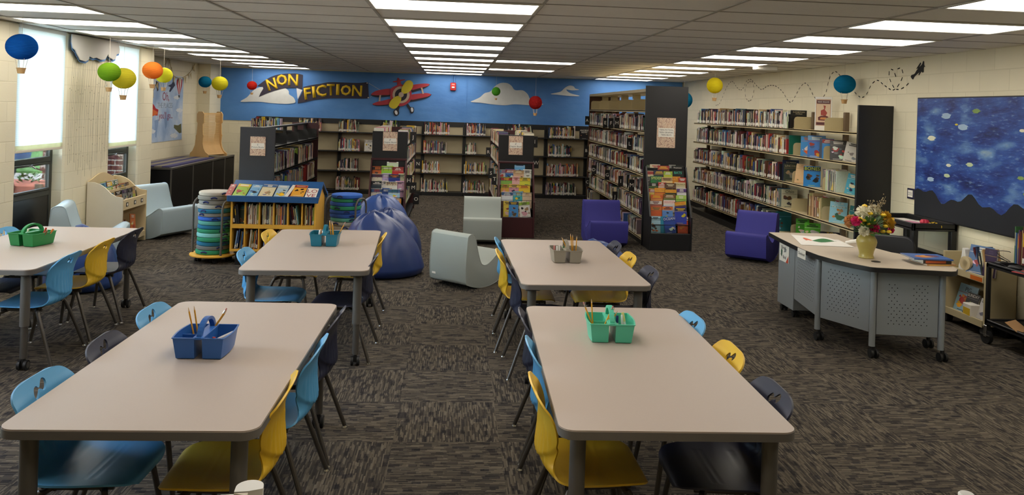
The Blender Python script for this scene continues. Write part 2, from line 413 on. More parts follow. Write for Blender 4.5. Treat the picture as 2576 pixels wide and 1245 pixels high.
# windows: full-height openings with dark frame, black lower panel and a vent sash
for wi, (y0, y1) in enumerate(WINS):
    r = bpy.data.objects.new('window_%d' % (wi+1), None); COL.objects.link(r); struct(r); r.location = (-4.625, (y0+y1)/2, 0)
    h = (y1-y0)/2; b = MB()
    for (a, c) in ((-h, -h+.055), (h-.055, h)): b.bx(-.03, .02, a, c, 0, CEIL, .006)
    for (a, c) in ((.0, .05), (.735, .80), (1.115, 1.18), (CEIL-.06, CEIL)): b.bx(-.03, .02, -h+.05, h-.05, a, c, .006)
    b.build('window_frame', M['win_frame'], r)
    b = MB(); b.bx(-.012, .03, -h+.055, -h+.08, .8, 1.115, .004); b.bx(-.012, .03, h-.08, h-.055, .8, 1.115, .004); b.bx(-.012, .03, -h+.06, h-.06, .8, .825, .004); b.bx(-.012, .03, -h+.06, h-.06, 1.09, 1.115, .004)
    b.build('vent_sash', M['win_frame'], r)
    b = MB(); b.bx(-.012, .012, -h+.05, h-.05, .05, .74); b.build('lower_panel', M['win_panel'], r)
    b = MB(); b.bx(.008, .012, -h+.08, h-.08, .825, 1.09); b.bx(-.002, .002, -h+.055, h-.055, 1.18, CEIL-.06); b.build('window_pane', M['glass'], r)
    b = MB(); b.tube([(.05, .0, 1.1), (.075, .02, 1.075), (.06, .14, 1.05)], .009, 8); b.cyl((.03, 0, 1.1), (.06, 0, 1.1), .016, 10); b.build('sash_latch', M['chrome'], r)
    if wi < 1: continue
    zb = 1.265 if wi < 3 else 1.20
    t = thing('window_shade', ['', 'pale cellular shade on the window nearest the viewer', 'wide pale cellular shade behind the blue lantern', 'pale cellular shade right of the hanging felt cloud'][wi], 'blind', (XL-.025, (y0+y1)/2, zb))
    b = MB(); b.bx(-.008, .008, -h+.01, h-.01, .03, CEIL-zb-.04); b.build('shade_cloth', M['shade'], t)
    b = MB(); b.bx(-.010, .010, -h+.01, h-.01, .028, .075); b.build('hem_fabric', M['shade_hem'], t)
    b = MB(); b.bx(-.012, .012, -h+.01, h-.01, 0, .03, .004); b.build('hem_bar', M['lam_white'], t)
    b = MB(); b.bx(-.02, .02, -h+.01, h-.01, CEIL-zb-.045, CEIL-zb, .004); b.build('head_rail', M['white_plastic'], t)
# outside world
b = MB(); b.bx(-60, -4.68, -20, 60, -.35, -.15); struct(b.build('ground_outside', M['concrete']))
b = MB(); b.bx(-60, -5.9, 21, 60, -.15, -.10); struct(b.build('lawn_outside', M['grass']))
b = MB(); b.bx(-5.84, -4.67, YC-.14, YC-.01, -.15, 3.2); struct(b.build('exterior_brick_wall', M['ext_brick']))
t = thing('planter_box', 'terracotta wooden planter box seen through the vent window', 'planter', (-5.97, 10.9, -.15))
b = MB(); b.bx(-.8, .72, -.35, .35, 0, .86, .02); b.build('box', M['terracotta'], t)
b = MB()
for x in (-.72, .3, .66): b.bx(x-.05, x+.05, -.38, -.35, 0, .88, .005)
b.build('post', M['beige_post'], t)
b = MB()
for k in range(60):
    a = rnd.uniform(0, 2*PI); q = rnd.uniform(0, .16); z = rnd.uniform(.85, .96); L = rnd.uniform(.04, .08)
    c = Vector((.35+q*math.cos(a), q*math.sin(a), z)); d = Vector((math.cos(a)*.7, math.sin(a)*.7, .6)).normalized(); w = d.cross(Vector((0, 0, 1))).normalized()*L*.3
    b.add([c, c+d*L*.5+w, c+d*L, c+d*L*.5-w], [(0, 1, 2, 3)])
o = b.build('leaves', M['leaf'], t); o['kind'] = 'stuff'
t = thing('car', 'blue car parked outside beyond the planter', 'car', (-11.45, 17.3, -.15))
b = MB(); b.prism([(-2.1, .62), (2.1, .62), (2.18, 1.0), (1.25, 1.16), (.6, 1.75), (-1.7, 1.75), (-2.15, 1.1)], -.85, .85, frame((0, 0, 0), (1, 0, 0), (0, 0, 1))); b.build('body', M['car_blue'], t)
b = MB(); b.prism([(1.1, 1.2), (.55, 1.66), (-1.6, 1.66), (-1.95, 1.2)], -.87, .87, frame((0, 0, 0), (1, 0, 0), (0, 0, 1))); b.build('windows', M['win_panel'], t)
for x in (-1.35, 1.4):
    for y in (-.78, .78):
        b = MB(); b.cyl((x, y-.1, .40), (x, y+.1, .40), .40, 20); b.build('wheel', M['tyre'], t)
p = aty(119, 419, YC-.142); t = thing('wall_sign', 'white capital letters on the outside brick wall seen through the vent window', 'sign', (p.x, YC-.141, p.z))
b = MB(); b.bx(-.10, .10, -.001, 0, -.065, .065); b.build('letter_backing', M['ext_brick'], t)
b = MB(); b.text('MLIB', .085, frame((0, -.0015, 0), (1, 0, 0), (0, 0, 1)), .002); b.build('lettering', M['paper'], t)
# ceiling lights
def light_proto():
    t = thing('ceiling_light', '', 'ceiling light', group='recessed ceiling light panels')
    b = MB(); b.bx(-.03, 1.19, -.03, 0, -.012, .002, .003); b.bx(-.03, 1.19, .5408, .571, -.012, .002, .003); b.bx(-.03, 0, 0, .5408, -.012, .002, .003); b.bx(1.16, 1.19, 0, .5408, -.012, .002, .003)
    b.build('frame', M['light_frame'], t)
    b = MB(); b.bx(0, 1.16, 0, .5408, -.008, -.003); b.build('diffuser', M['diffuser'], t)
    return t
lp = light_proto(); first = True
COLS = (('left', -4.229, range(-2, 11)), ('middle', -.603, range(-2, 11)), ('right', 3.030, range(-2, 11)))
for nm, x, rows in COLS:
    for r in rows:
        seen = {'left': r >= 2, 'middle': r >= 1, 'right': r >= 0}[nm]
        start = {'left': 2, 'middle': 1, 'right': 0}[nm]
        lab = ('lit ceiling panel, %s from the front in the %s row of panels' % (ORD[r-start], nm)) if seen else 'lit ceiling panel above the viewer, outside the picture'
        p = (x, 5.3456+(r-1)*1.2192, CEIL)
        if first: lp.location = p; lp['label'] = lab; o = lp; first = False
        else: o = dup(lp, p, 0, lab)
        if not seen: o['group'] = 'ceiling panels outside the picture'
for r, s in ((6, 'nearer'), (8, 'farther')):
    dup(lp, (.61, 5.3456+(r-1)*1.2192, CEIL), 0, 'lit ceiling panel, %s of the two just right of the middle row' % s)
# camera, sun, sky
cam = bpy.data.cameras.new('camera'); co = bpy.data.objects.new('camera', cam); COL.objects.link(co)
co.matrix_world = Matrix(((RT.x, UP.x, -FW.x, 0), (RT.y, UP.y, -FW.y, 0), (RT.z, UP.z, -FW.z, EYE), (0, 0, 0, 1)))
cam.sensor_width = 36; cam.lens = F_PX/2576*36; cam.shift_y = (CY-622.5)/2576; cam.clip_end = 300; cam.clip_start = .05
SC.camera = co
su = bpy.data.lights.new('sun', 'SUN'); su.energy = 25; su.angle = .01; su.color = (1, .95, .86)
so = bpy.data.objects.new('sun', su); COL.objects.link(so); so.rotation_euler = Vector((.52, .1, -.85)).to_track_quat('-Z', 'Y').to_euler()
w = bpy.data.worlds.new('sky'); SC.world = w; w.use_nodes = True; nt = w.node_tree
sk = nt.nodes.new('ShaderNodeTexSky'); sk.sky_type = 'NISHITA'; sk.sun_disc = False; sk.sun_elevation = math.radians(55); sk.sun_rotation = math.radians(250)
nt.links.new(sk.outputs[0], nt.nodes['Background'].inputs[0]); nt.nodes['Background'].inputs[1].default_value = 3.0
SC.view_settings.view_transform = 'Standard'; SC.view_settings.look = 'None'; SC.view_settings.gamma = 1; SC.view_settings.exposure = .56; SC.view_settings.use_curve_mapping = False
cyc = SC.cycles; cyc.max_bounces = 7; cyc.diffuse_bounces = 4; cyc.glossy_bounces = 3; cyc.transmission_bounces = 4; cyc.transparent_max_bounces = 8; cyc.caustics_reflective = False; cyc.caustics_refractive = False; cyc.use_denoising = True; cyc.sample_clamp_indirect = 6
# ------------------------------------------------------------------ tables
TW, TL, TH = .91, 1.84, .70
def rrect(w, h, r, n=6):
    out = []
    for cx, cy, a0 in ((w/2-r, h/2-r, 0), (-w/2+r, h/2-r, PI/2), (-w/2+r, -h/2+r, PI), (w/2-r, -h/2+r, 1.5*PI)):
        for k in range(n+1): out.append((cx+r*math.cos(a0+k*PI/2/n), cy+r*math.sin(a0+k*PI/2/n)))
    return out
def caster(parent, x, y, z0, r=.034, name='caster', hub=True):
    b = MB(); b.mi = 0; b.cyl((x-.012, y, r), (x-.03, y, r), r, 18); b.cyl((x+.012, y, r), (x+.03, y, r), r, 18); b.bx(x-.012, x+.012, y-.014, y+.014, r-.01, z0+.015, .004)
    b.mi = 1; b.cyl((x-.031, y, r), (x-.033, y, r), r*.62, 16); b.cyl((x+.031, y, r), (x+.033, y, r), r*.62, 16)
    return b.build(name, [M['tyre'], M['leg_inner'] if hub else M['tyre']], parent)
def make_table():
    t = thing('library_table', '', 'table', group='pale laminate work tables')
    b = MB(); b.prism(rrect(TW, TL, .06), TH-.006, TH); b.build('table_top', M['table_top'], t)
    b = MB(); b.prism(rrect(TW+.004, TL+.004, .062), TH-.036, TH-.0058); b.build('edge_band', M['edge_gray'], t)
    b = MB()
    for sx in (-1, 1): b.bx(sx*.36-.012, sx*.36+.012, -.78, .78, TH-.07, TH-.037, .003)
    for sy in (-1, 0, 1): b.bx(-.35, .35, sy*.76-.015, sy*.76+.015, TH-.06, TH-.037, .003)
    b.build('under_frame', M['leg_gray'], t)
    for sx in (-1, 1):
        for sy in (-1, 1):
            x, y = sx*.375, sy*.84
            b = MB(); b.cyl((x, y, .30), (x, y, TH-.036), .031, 20); b.bx(x-.05, x+.05, y-.05, y+.05, TH-.05, TH-.0365, .004)
            lg = b.build('leg', M['leg_gray'], t)
            b = MB(); b.cyl((x, y, .08), (x, y, .31), .023, 16); b.build('extension_tube', M['leg_inner'], lg)
            caster(lg, x, y, .07)
    return t
tb = make_table()
TABLES = dict(A=(-1.115, 3.80, -.011, 'beige table holding the royal blue caddy'), B=(.9075, 3.80, -.022, 'beige table holding the mint green caddy'),
    C=(-1.0675, 6.56, .044, 'beige table holding the teal caddy with pencils'), D=(.935, 6.235, .02, 'beige table holding the gray tan caddy'),
    E=(-3.255, 6.42, 0, 'pale table by the windows holding the bright green caddy'))
for i, k in enumerate('ABCDE'):
    x, y, a, lab = TABLES[k]
    if i == 0: tb.location = (x, y, 0); tb.rotation_euler = (0, 0, a); tb['label'] = lab
    else: dup(tb, (x, y, 0), a, lab)
# ------------------------------------------------------------------ stacking chairs
PR = [(.224, .370, .112, 0, 0), (.222, .387, .150, 0, 0), (.208, .398, .180, 0, 0), (.175, .403, .204, .004, 0), (.12, .403, .218, .008, 0), (.06, .400, .222, .010, 0), (.0, .396, .226, .014, 0), (-.09, .392, .224, .018, 0), (-.155, .399, .208, .020, .006),
      (-.192, .428, .180, .012, .020), (-.205, .470, .156, 0, .034), (-.203, .520, .170, 0, .040), (-.200, .575, .199, 0, .040), (-.206, .630, .214, 0, .034), (-.220, .680, .210, 0, .024), (-.234, .708, .198, 0, .014), (-.243, .727, .178, 0, .009), (-.248, .738, .152, 0, .006), (-.251, .745, .118, 0, .004), (-.252, .748, .075, 0, .002)]
def cat(P, t):
    n = len(P)-1; f = t*n; i = min(int(f), n-1); f -= i
    a, b, c, d = P[max(i-1, 0)], P[i], P[i+1], P[min(i+2, n)]
    return [.5*((2*q)+(-p+r)*f+(2*p-5*q+4*r-s)*f*f+(-p+3*q-3*r+s)*f**3) for p, q, r, s in zip(a, b, c, d)]
def shell_pt(u, v):
    y, z, hw, cup, wrap = cat(PR, v); s = 2*u-1; x = s*hw; k = abs(s)**2.4
    y += wrap*k*1.2; z += cup*k
    if z > .415 and y < -.1:
        zb = .452+.065*(abs(x)/.16)**2; t_ = (z-zb)/.008; m = max(0, min(1, t_)); fade = max(0, min(1, (.655-abs(x)*.25-z)/.05))
        y -= .010*m*max(0, 1-max(0, z-zb)/.17)
        rib = .5+.5*math.cos(2*PI*x/.036); edge = max(0, min(1, (hw-.03-abs(x))/.02))
        y -= .0065*rib*edge*(m*fade if t_ > 0 else .6*max(0, min(1, (z-.415)/.02)))
    elif z < .425: z -= .002*(1 if abs((y*1000) % 28-14) < 2.2 and abs(s) < .72 and -.13 < y < .12 else 0)
    return (x, y, z)
def make_shell():
    b = MB(); b.grid(shell_pt, 60, 110, flip=True)
    o = b.build('seat_shell', M['p_yellow'], None, 50)
    md = o.modifiers.new('s', 'SOLIDIFY'); md.thickness = .008; md.offset = 0
    c = MB(); HN = [(-.92, -1), (-1.02, -.4), (-.8, .18), (-.55, .45), (-.3, .45), (-.05, .12), (.4, .78), (.72, 1.05), (1.0, .8), (1.02, .3), (.8, -.18), (.55, -.45), (.3, -.45), (.05, -.12), (-.4, -.72), (-.72, -1.08)]
    pts = smooth([(-x*.050, .698+z*.029) for x, z in HN], 3)
    c.prism(pts, -.1, .1, frame((0, -.23, 0), (1, 0, 0), (0, 0, 1))); co_ = c.build('cut', M['p_yellow'])
    md = o.modifiers.new('b', 'BOOLEAN'); md.operation = 'DIFFERENCE'; md.object = co_; md.solver = 'EXACT'
    bake(o); bpy.data.objects.remove(co_)
    o.data.polygons.foreach_set('use_smooth', [True]*len(o.data.polygons)); o.data.set_sharp_from_angle(angle=math.radians(50))
    return o
def make_chair():
    t = thing('school_chair', '', 'chair')
    sh = make_shell(); sh.parent = t
    b = MB()
    for sx in (-1, 1): b.tube([(sx*.15, .15, .377), (sx*.15, 0, .372), (sx*.15, -.12, .373)], .011, 8)
    for y in (.11, -.07): b.tube([(-.16, y, .371), (.16, y, .371)], .011, 8)
    b.build('seat_frame', M['chair_tube'], t)
    for sx in (-1, 1):
        for P in ([(.13, .11, .373), (.18, .128, .366), (.205, .145, .334), (.25, .195, .01)], [(.13, -.07, .373), (.18, -.10, .366), (.205, -.125, .332), (.255, -.24, .01)]):
            pts = []
            for k in range(13): pts.append(cat(P, k/12))
            b = MB(); b.tube([(sx*p[0], p[1], p[2]) for p in pts], .0125, 10); lg = b.build('leg', M['chair_tube'], t)
            b = MB(); e = P[-1]; b.lathe([(.001, 0), (.017, .001), (.017, .005), (.0128, .011), (.0128, .016)], 12, (sx*e[0], e[1], 0)); b.build('glide', M['chrome'], lg)
    return t
CHAIRS = [  # colour, back-top x, y, facing, label
    ('yellow', -.62, 3.32, 'L', 'yellow chair nearest the viewer beside the royal blue caddy table'), ('blue', -.585, 3.885, 'L', 'light blue chair on the aisle side of the royal blue caddy table'),
    ('navy', -.575, 4.443, 'L', 'navy chair at the far aisle corner of the royal blue caddy table'),
    ('blue', -1.66, 3.35, 'R', 'light blue chair nearest the viewer on the window side of the royal blue caddy table'), ('navy', -1.64, 3.90, 'R', 'navy chair between two light blue ones on the window side of a table'),
    ('blue', -1.63, 4.45, 'R', 'light blue chair at the far window side of the royal blue caddy table'),
    ('yellow', .36, 3.342, 'R', 'yellow chair nearest the viewer on the aisle side of the mint caddy table'), ('blue', .395, 3.89, 'R', 'light blue chair on the aisle side of the mint caddy table'),
    ('navy', .405, 4.455, 'R', 'navy chair at the far aisle side of the mint caddy table'),
    ('blue', 1.42, 4.42, 'L', 'light blue chair at the far desk side of the mint caddy table'), ('yellow', 1.43, 3.855, 'L', 'yellow chair between blue and navy ones on the desk side of the mint caddy table'),
    ('navy', 1.42, 3.30, 'L', 'navy chair nearest the viewer on the desk side of the mint caddy table'),
    ('blue', -1.58, 6.21, 'R', 'light blue chair on the window side of the teal caddy table'), ('yellow', -1.61, 7.10, 'R', 'yellow chair in front of the yellow bookshelf, at the teal caddy table'),
    ('yellow', -.58, 7.06, 'L', 'yellow chair next to the big navy beanbag'), ('navy', -.56, 6.08, 'L', 'navy chair on the aisle side of the teal caddy table'),
    ('yellow', .39, 6.36, 'R', 'yellow chair behind the navy one, aisle side of the gray caddy table'), ('blue', .41, 6.93, 'R', 'light blue chair behind the yellow one, aisle side of the gray caddy table'),
    ('navy', .44, 5.76, 'R', 'navy chair on the near aisle side of the gray caddy table'),
    ('navy', 1.47, 6.88, 'L', 'navy chair by the beanbag at the far right of the gray caddy table'), ('yellow', 1.47, 6.33, 'L', 'yellow chair between two navy ones at the gray caddy table'),
    ('navy', 1.50, 5.76, 'L', 'navy chair at the near right corner of the gray caddy table'),
    ('blue', -2.71, 5.93, 'L', 'light blue chair at the near aisle corner of the window table'), ('yellow', -2.71, 6.50, 'L', 'yellow chair in the middle of the aisle side of the window table'),
    ('navy', -2.70, 7.06, 'L', 'navy chair at the far aisle corner of the window table'),
    ('blue', -3.78, 6.95, 'R', 'light blue chair left of the bright green caddy'), ('navy', -3.78, 6.36, 'R', 'navy chair half hidden under the window table'), ('yellow', -3.72, 5.72, 'R', 'yellow chair at the left picture edge by the window table')]
ch0 = make_chair(); sh_y = [c for c in ch0.children if c.name.startswith('seat_shell')][0].data
SH = {'yellow': sh_y}
for k in ('blue', 'navy'): SH[k] = sh_y.copy(); SH[k].materials[0] = M['p_'+k]
for i, (colr, x, y, fc, lab) in enumerate(CHAIRS):
    k_ = .25 if i < 12 or i > 21 else .235; ox = x-k_ if fc == 'L' else x+k_; rz = (PI/2 if fc == 'L' else -PI/2)+rnd.uniform(-.04, .04)
    if i == 0: ch0.location = (ox, y-.06, 0); ch0.rotation_euler = (0, 0, rz); ch0['label'] = lab
    else: dup(ch0, (ox, y-.06, 0), rz, lab, {sh_y: SH[colr]})
# ------------------------------------------------------------------ caddies with pencils and markers
def caddy(loc, rz, rgb, label, s=1.0):
    m = mat('caddy_plastic', rgb, .4, var=.04); t = thing('desk_caddy', label, 'caddy', loc, rz, 'supply caddies on the tables')
    W, D, H = .226*s, .235*s, .098*s
    def bow(y): return 1+.10*math.cos(y/D*PI)
    for sx in (-1, 1):
        b = MB(); n = 10
        def ring(ins, z, tap):
            xi, xo = .018*s+ins, (W/2)*tap-ins; pts = []
            for k in range(n+1):
                y = -D/2*tap+ins+(D*tap-2*ins)*k/n; pts.append((sx*(xo*bow(y)), y, z))
            for k in range(n, -1, -1):
                y = -D/2*tap+ins+(D*tap-2*ins)*k/n; pts.append((sx*xi, y, z))
            return pts
        rings = [ring(.002, .002, .86), ring(0, .006, .88), ring(0, H, 1.0), ring(-.004, H, 1.0), ring(-.004, H+.004, 1.0), ring(.003, H+.004, 1.0), ring(.0035, H-.004, 1.0), ring(.004, .006, .88)]
        L = len(rings[0]); vs = [p for r in rings for p in r]
        fs = [(i*L+k, i*L+(k+1) % L, (i+1)*L+(k+1) % L, (i+1)*L+k) for i in range(len(rings)-1) for k in range(L)]+[tuple(range(L))[::-1], tuple((len(rings)-1)*L+k for k in range(L))]
        b.add(vs, fs, flip=sx > 0)
        if sx < 0: b.bx(-W/2*.97, -.018*s, .0, .004, .006, H*.86)
        b.build('bin', m, t)
    b = MB(); b.bx(-.024*s, .024*s, -D/2+.004, D/2-.004, H-.006, H+.0052, .001)
    pts = [(0, D*.44*math.cos(PI-PI*k/14), H+.07*s*math.sin(PI*k/14)) for k in range(15)]
    for i in range(14):
        (x0, ya, za), (x1, yb, zb) = pts[i], pts[i+1]
        b.add([(-.0115*s, ya, za), (.0115*s, ya, za), (.0115*s, yb, zb), (-.0115*s, yb, zb), (-.0115*s, ya*.82, za-.012*s if za > H+.01 else za), (.0115*s, ya*.82, za-.012*s if za > H+.01 else za), (.0115*s, yb*.82, zb-.012*s if zb > H+.01 else zb), (-.0115*s, yb*.82, zb-.012*s if zb > H+.01 else zb)],
              [(0, 1, 2, 3), (7, 6, 5, 4), (0, 3, 7, 4), (1, 5, 6, 2), (0, 4, 5, 1), (3, 2, 6, 7)])
    b.build('handle', m, t)
    return t
mm('pencil', 'd99a22', .4, var=.08); mm('eraser', 'c98a84', .7); mm('wood_tip', 'd9b48a', .7)
def stick(name, label, cat_, p, d, L, r, cols, group):
    d = Vector(d).normalized(); t = thing(name, label, cat_, p, 0, group)
    def seg(nm, a, e, m, rr): b = MB(); b.tube([d*a, d*e], rr, 8); b.build(nm, m, t)
    if cat_ == 'pencil':
        if cols == 'tip': seg('shaft', 0, L-.02, M['pencil'], r); b = MB(); b.tube([d*(L-.02), d*L], [r, .0008], 8); b.build('sharpened_tip', M['wood_tip'], t)
        else: seg('shaft', 0, L-.028, M['pencil'], r); seg('ferrule', L-.028, L-.012, M['nickel'], r*1.05); seg('eraser', L-.012, L, M['eraser'], r)
    else:
        cm = mat('marker_cap', cols, .4); seg('barrel', 0, L*.62, M['white_plastic'], r); seg('cap', L*.62, L, cm, r*1.1)
CAD = dict(A=((-1.125, 3.77, TH), -.02, '2a5fa6', 'royal blue caddy'), B=((.855, 4.085, TH), -.06, '55c0a0', 'mint green caddy'), C=((-1.045, 6.69, TH), .03, '16687e', 'teal caddy'),
           D=((.92, 6.17, TH), .02, '8a8375', 'gray tan caddy'), E=((-3.285, 6.44, TH), -.28, '1f8a4a', 'bright green caddy'))
WHERE = dict(A='on the nearest window side table', B='on the nearest desk side table', C='on the table by the yellow bookshelf', D='on the table before the gray rocker', E='on the window table')
for k, (loc, rz, c, nm) in CAD.items():
    caddy(loc, rz, c, '%s with handle %s' % (nm, WHERE[k]))
PENS = [('A', -.06, .045, (-.25, .05, 1), .19, 'tip', 'yellow pencil, leftmost in the royal blue caddy'), ('A', -.045, .05, (-.18, .02, 1), .195, 'tip', 'yellow pencil, second from left in the royal blue caddy'),
        ('A', -.035, .06, (.55, .25, 1), .2, 'er', 'pencil with eraser end leaning right behind the royal blue handle'), ('A', -.04, .075, (.6, .3, 1), .19, 'tip', 'pencil point leaning right behind the royal blue handle'),
        ('B', -.07, -.03, (-.42, .1, 1), .19, 'er', 'pencil leaning left with eraser up in the mint green caddy'), ('B', -.085, -.015, (-.08, .05, 1), .19, 'tip', 'upright pencil, leftmost point in the mint green caddy'),
        ('B', -.06, -.045, (.42, .0, 1), .18, 'er', 'pencil with silver end leaning right in the mint green caddy'), ('B', -.055, -.03, (.5, .05, 1), .17, 'tip', 'middle of three pencils leaning right in the mint green caddy'), ('B', -.05, -.05, (.6, .05, 1), .165, 'tip', 'lowest of three pencils leaning right in the mint green caddy'),
        ('C', .05, .03, (-.14, .05, 1), .19, 'tip', 'upright pencil, leftmost in the teal caddy'), ('C', .062, .03, (-.1, .05, 1), .18, 'tip', 'upright pencil, second in the teal caddy'), ('C', .072, .02, (-.12, .02, 1), .17, 'tip', 'upright pencil, third in the teal caddy'), ('C', .07, .05, (.5, .2, 1), .19, 'er', 'pencil leaning right out of the teal caddy'),
        ('D', .055, .03, (-.5, .05, 1), .19, 'tip', 'pencil leaning left in the gray tan caddy'), ('D', .065, .03, (-.12, .05, 1), .2, 'tip', 'upright pencil, middle in the gray tan caddy'), ('D', .07, .04, (-.05, .05, 1), .19, 'tip', 'upright pencil, behind the middle one in the gray tan caddy'), ('D', .085, .03, (.05, .05, 1), .18, 'tip', 'upright pencil, rightmost in the gray tan caddy')]
for (k, dx, dy, d, L, tp, lab) in PENS:
    loc, rz, _, nm = CAD[k]; R = rotz(rz); p = Vector(loc)+R @ Vector((dx, dy, .012)); stick('pencil', lab, 'pencil', p, R @ Vector(d), L, .0038, tp, 'pencils in the caddies')
MARK = [('A', .066, .0, (.62, .55, .22), .125, '4a2a6a', 'white marker with purple cap in the royal blue caddy', -1), ('A', .055, -.075, (.3, .85, .35), .13, 'b8bfae', 'gray capped marker lying in the royal blue caddy', 1), ('A', .075, -.08, (.2, .85, .4), .13, 'd8b8b4', 'pale pink marker, nearest in the royal blue caddy', 1), ('A', .045, -.09, (.2, .1, 1), .085, 'b3261e', 'red marker standing in the royal blue caddy', 1),
        ('B', .04, .0, (.05, .3, 1), .1, '1c2f6e', 'navy capped marker standing in the mint green caddy', 1), ('B', .066, -.02, (0, .2, 1), .11, 'e4e4e0', 'white capped marker standing in the mint green caddy', 1), ('B', .092, -.02, (-.2, .2, 1), .125, 'e0d890', 'pale yellow capped marker in the mint green caddy', 1),
        ('C', -.06, .0, (.1, .2, 1), .105, 'e3ded2', 'white marker, leftmost in the teal caddy', 1), ('C', -.045, .02, (.0, .2, 1), .11, 'e0a070', 'peach capped marker in the teal caddy', 1), ('C', -.032, .0, (.1, .1, 1), .1, 'e9c9b0', 'pale marker by the teal handle', 1),
        ('D', -.07, -.02, (0, .1, 1), .105, 'f0eee8', 'white marker, front left in the gray tan caddy', 1), ('D', -.05, -.01, (0, .1, 1), .108, 'ecebe6', 'white marker, front right in the gray tan caddy', 1), ('D', -.025, .0, (.1, .1, 1), .1, '2e6b34', 'green capped marker in the gray tan caddy', 1), ('D', -.085, .03, (0, .1, 1), .1, 'c9807c', 'pink capped marker in the gray tan caddy', 1),
        ('E', .05, .02, (.3, .2, 1), .125, 'c0392b', 'red capped marker in the bright green caddy', 1), ('E', .07, .03, (.6, .3, 1), .13, 'd97a2a', 'orange capped marker in the bright green caddy', 1), ('E', .08, -.02, (.5, .2, 1), .12, '8a5a3a', 'brown capped marker in the bright green caddy', 1), ('E', -.05, -.02, (.1, .2, 1), .105, 'e4dcc8', 'cream capped marker in the bright green caddy', 1)]
for (k, dx, dy, d, L, c, lab, sgn) in MARK:
    loc, rz, _, nm = CAD[k]; R = rotz(rz); d = Vector(d).normalized()
    p = Vector((dx, dy, .014)) if sgn > 0 else Vector((dx, dy, .07))+d*L*.5
    stick('marker', lab, 'marker', Vector(loc)+R @ p, R @ (d*sgn), L, .0068, c, 'markers in the caddies')
# ------------------------------------------------------------------ foam rocking seats
def rocker(label, loc, rz, m, W=.53, s=1.0, tagside=None):
    t = thing('foam_rocker', label, 'foam seat', loc, rz, 'foam rocking seats')
    P = [(-.335, .10), (-.30, .06), (-.15, .015), (0, 0), (.15, .015), (.27, .06), (.305, .10), (.32, .33), (.305, .365), (.27, .375), (.235, .362), (.11, .285), (.02, .245), (-.05, .25), (-.095, .29), (-.15, .42), (-.19, .555), (-.21, .595), (-.245, .61), (-.29, .605), (-.318, .585), (-.325, .55), (-.345, .30)]
    P = smooth(P, 3); b = MB(); b.prism([(y*s, z*s) for y, z in P], -W/2, W/2, Matrix(((0, 0, 1, 0), (1, 0, 0, 0), (0, 1, 0, 0), (0, 0, 0, 1))))
    o = b.build('foam_body', m, t, 40); md = o.modifiers.new('b', 'BEVEL'); md.width = .016; md.segments = 3; md.limit_method = 'ANGLE'; md.angle_limit = math.radians(50); bake(o)
    o.data.polygons.foreach_set('use_smooth', [True]*len(o.data.polygons)); o.data.set_sharp_from_angle(angle=math.radians(40))
    b = MB()
    for sx in (-1, 1): b.tube([(sx*(W/2-.002), y*s, z*s) for y, z in P+[P[0]]], .004, 6)
    b.build('seam_piping', m, o)
    if tagside: b = MB(); b.box((tagside*(W/2-.06), -.338*s, .14), (.05, .006, .035), .001); b.build('care_tag', M['paper'], t)
    return t
rocker('gray foam rocker turned away, in front of the other gray one', (.20, 8.47, 0), -.722, M['foam_gray'], .51, .95, -1)
rocker('gray foam rocker facing the viewer, by the left dark red magazine rack side', (.45, 11.13, 0), PI-.02, M['foam_gray'])
rocker('purple foam rocker beside the tall black end panel', (2.20, 11.08, 0), PI+.03, M['foam_purple'])
rocker('purple foam rocker standing alone left of the circulation desk', (4.03, 10.20, 0), 2.50, M['foam_purple'], .53)
rocker('pale gray foam rocker right of the wooden book bin', (-3.98, 11.12, 0), -2.02, M['foam_ltblue'], .66, 1.12)
rocker('pale gray foam rocker under the left window, beside the book bin', (-4.03, 9.16, 0), -1.28, M['foam_ltblue'], .60, 1.12)
# ------------------------------------------------------------------ beanbags
def beanbag(label, loc, R, H, m, seed, tilt=(0, 0), spike=None):
    t = thing('beanbag', label, 'beanbag', loc, 0, 'beanbag seats'); r = random.Random(seed); ph = [r.uniform(0, 6.28) for _ in range(8)]
    nu, nv = 72, 40
    def f(u, v):
        a = 2*PI*u; p = v; z = H*p
        rad = R*max(0, 1-p**2.3)**.52*(.82+.18*min(1, p/.12)**.6)+.012
        w = math.sin(2*a+ph[0]+3*p)*.45+math.sin(5*a+ph[1]-5*p)*.30+max(0, p-.45)*math.sin(8*a+ph[2]+5*p)*.5
        fold = max(0, p-.35)*.15+.03
        rad *= 1+w*fold; z += w*.05*H*max(0, p-.3)
        for k in range(6):
            aa = ph[3]+k*PI/3; d = abs((a-aa+PI) % (2*PI)-PI); rad *= 1-.016*math.exp(-(d/.05)**2)
        return (rad*math.cos(a)+tilt[0]*z, rad*math.sin(a)+tilt[1]*z, max(.004, z*.985))
    b = MB(); vs = [f(i/nu, j/nv) for j in range(nv+1) for i in range(nu)]
    b.add(vs, [(j*nu+i, j*nu+(i+1) % nu, (j+1)*nu+(i+1) % nu, (j+1)*nu+i) for j in range(nv) for i in range(nu)]+[tuple(nv*nu+i for i in range(nu)), tuple(range(nu))[::-1]])
    o = b.build('bag', m, t, 180)
    b = MB()
    for k in range(6):
        a = ph[3]+k*PI/3; b.tube([Vector(f(a/(2*PI) % 1, v/20)) for v in range(1, 20)], .0035, 6)
    b.build('seam', m, o)
    b = MB(); c = Vector((tilt[0]*H*.95, tilt[1]*H, H*.945)); b.tube([c+Vector((-.075, -.02, -.03)), c+Vector((-.045, -.01, .02)), c+Vector((-.01, .0, .035)), c+Vector((.02, .01, .012)), c+Vector((.05, .01, -.03))], [.02, .032, .024, .03, .03], 12); b.build('gathered_top', m, t)
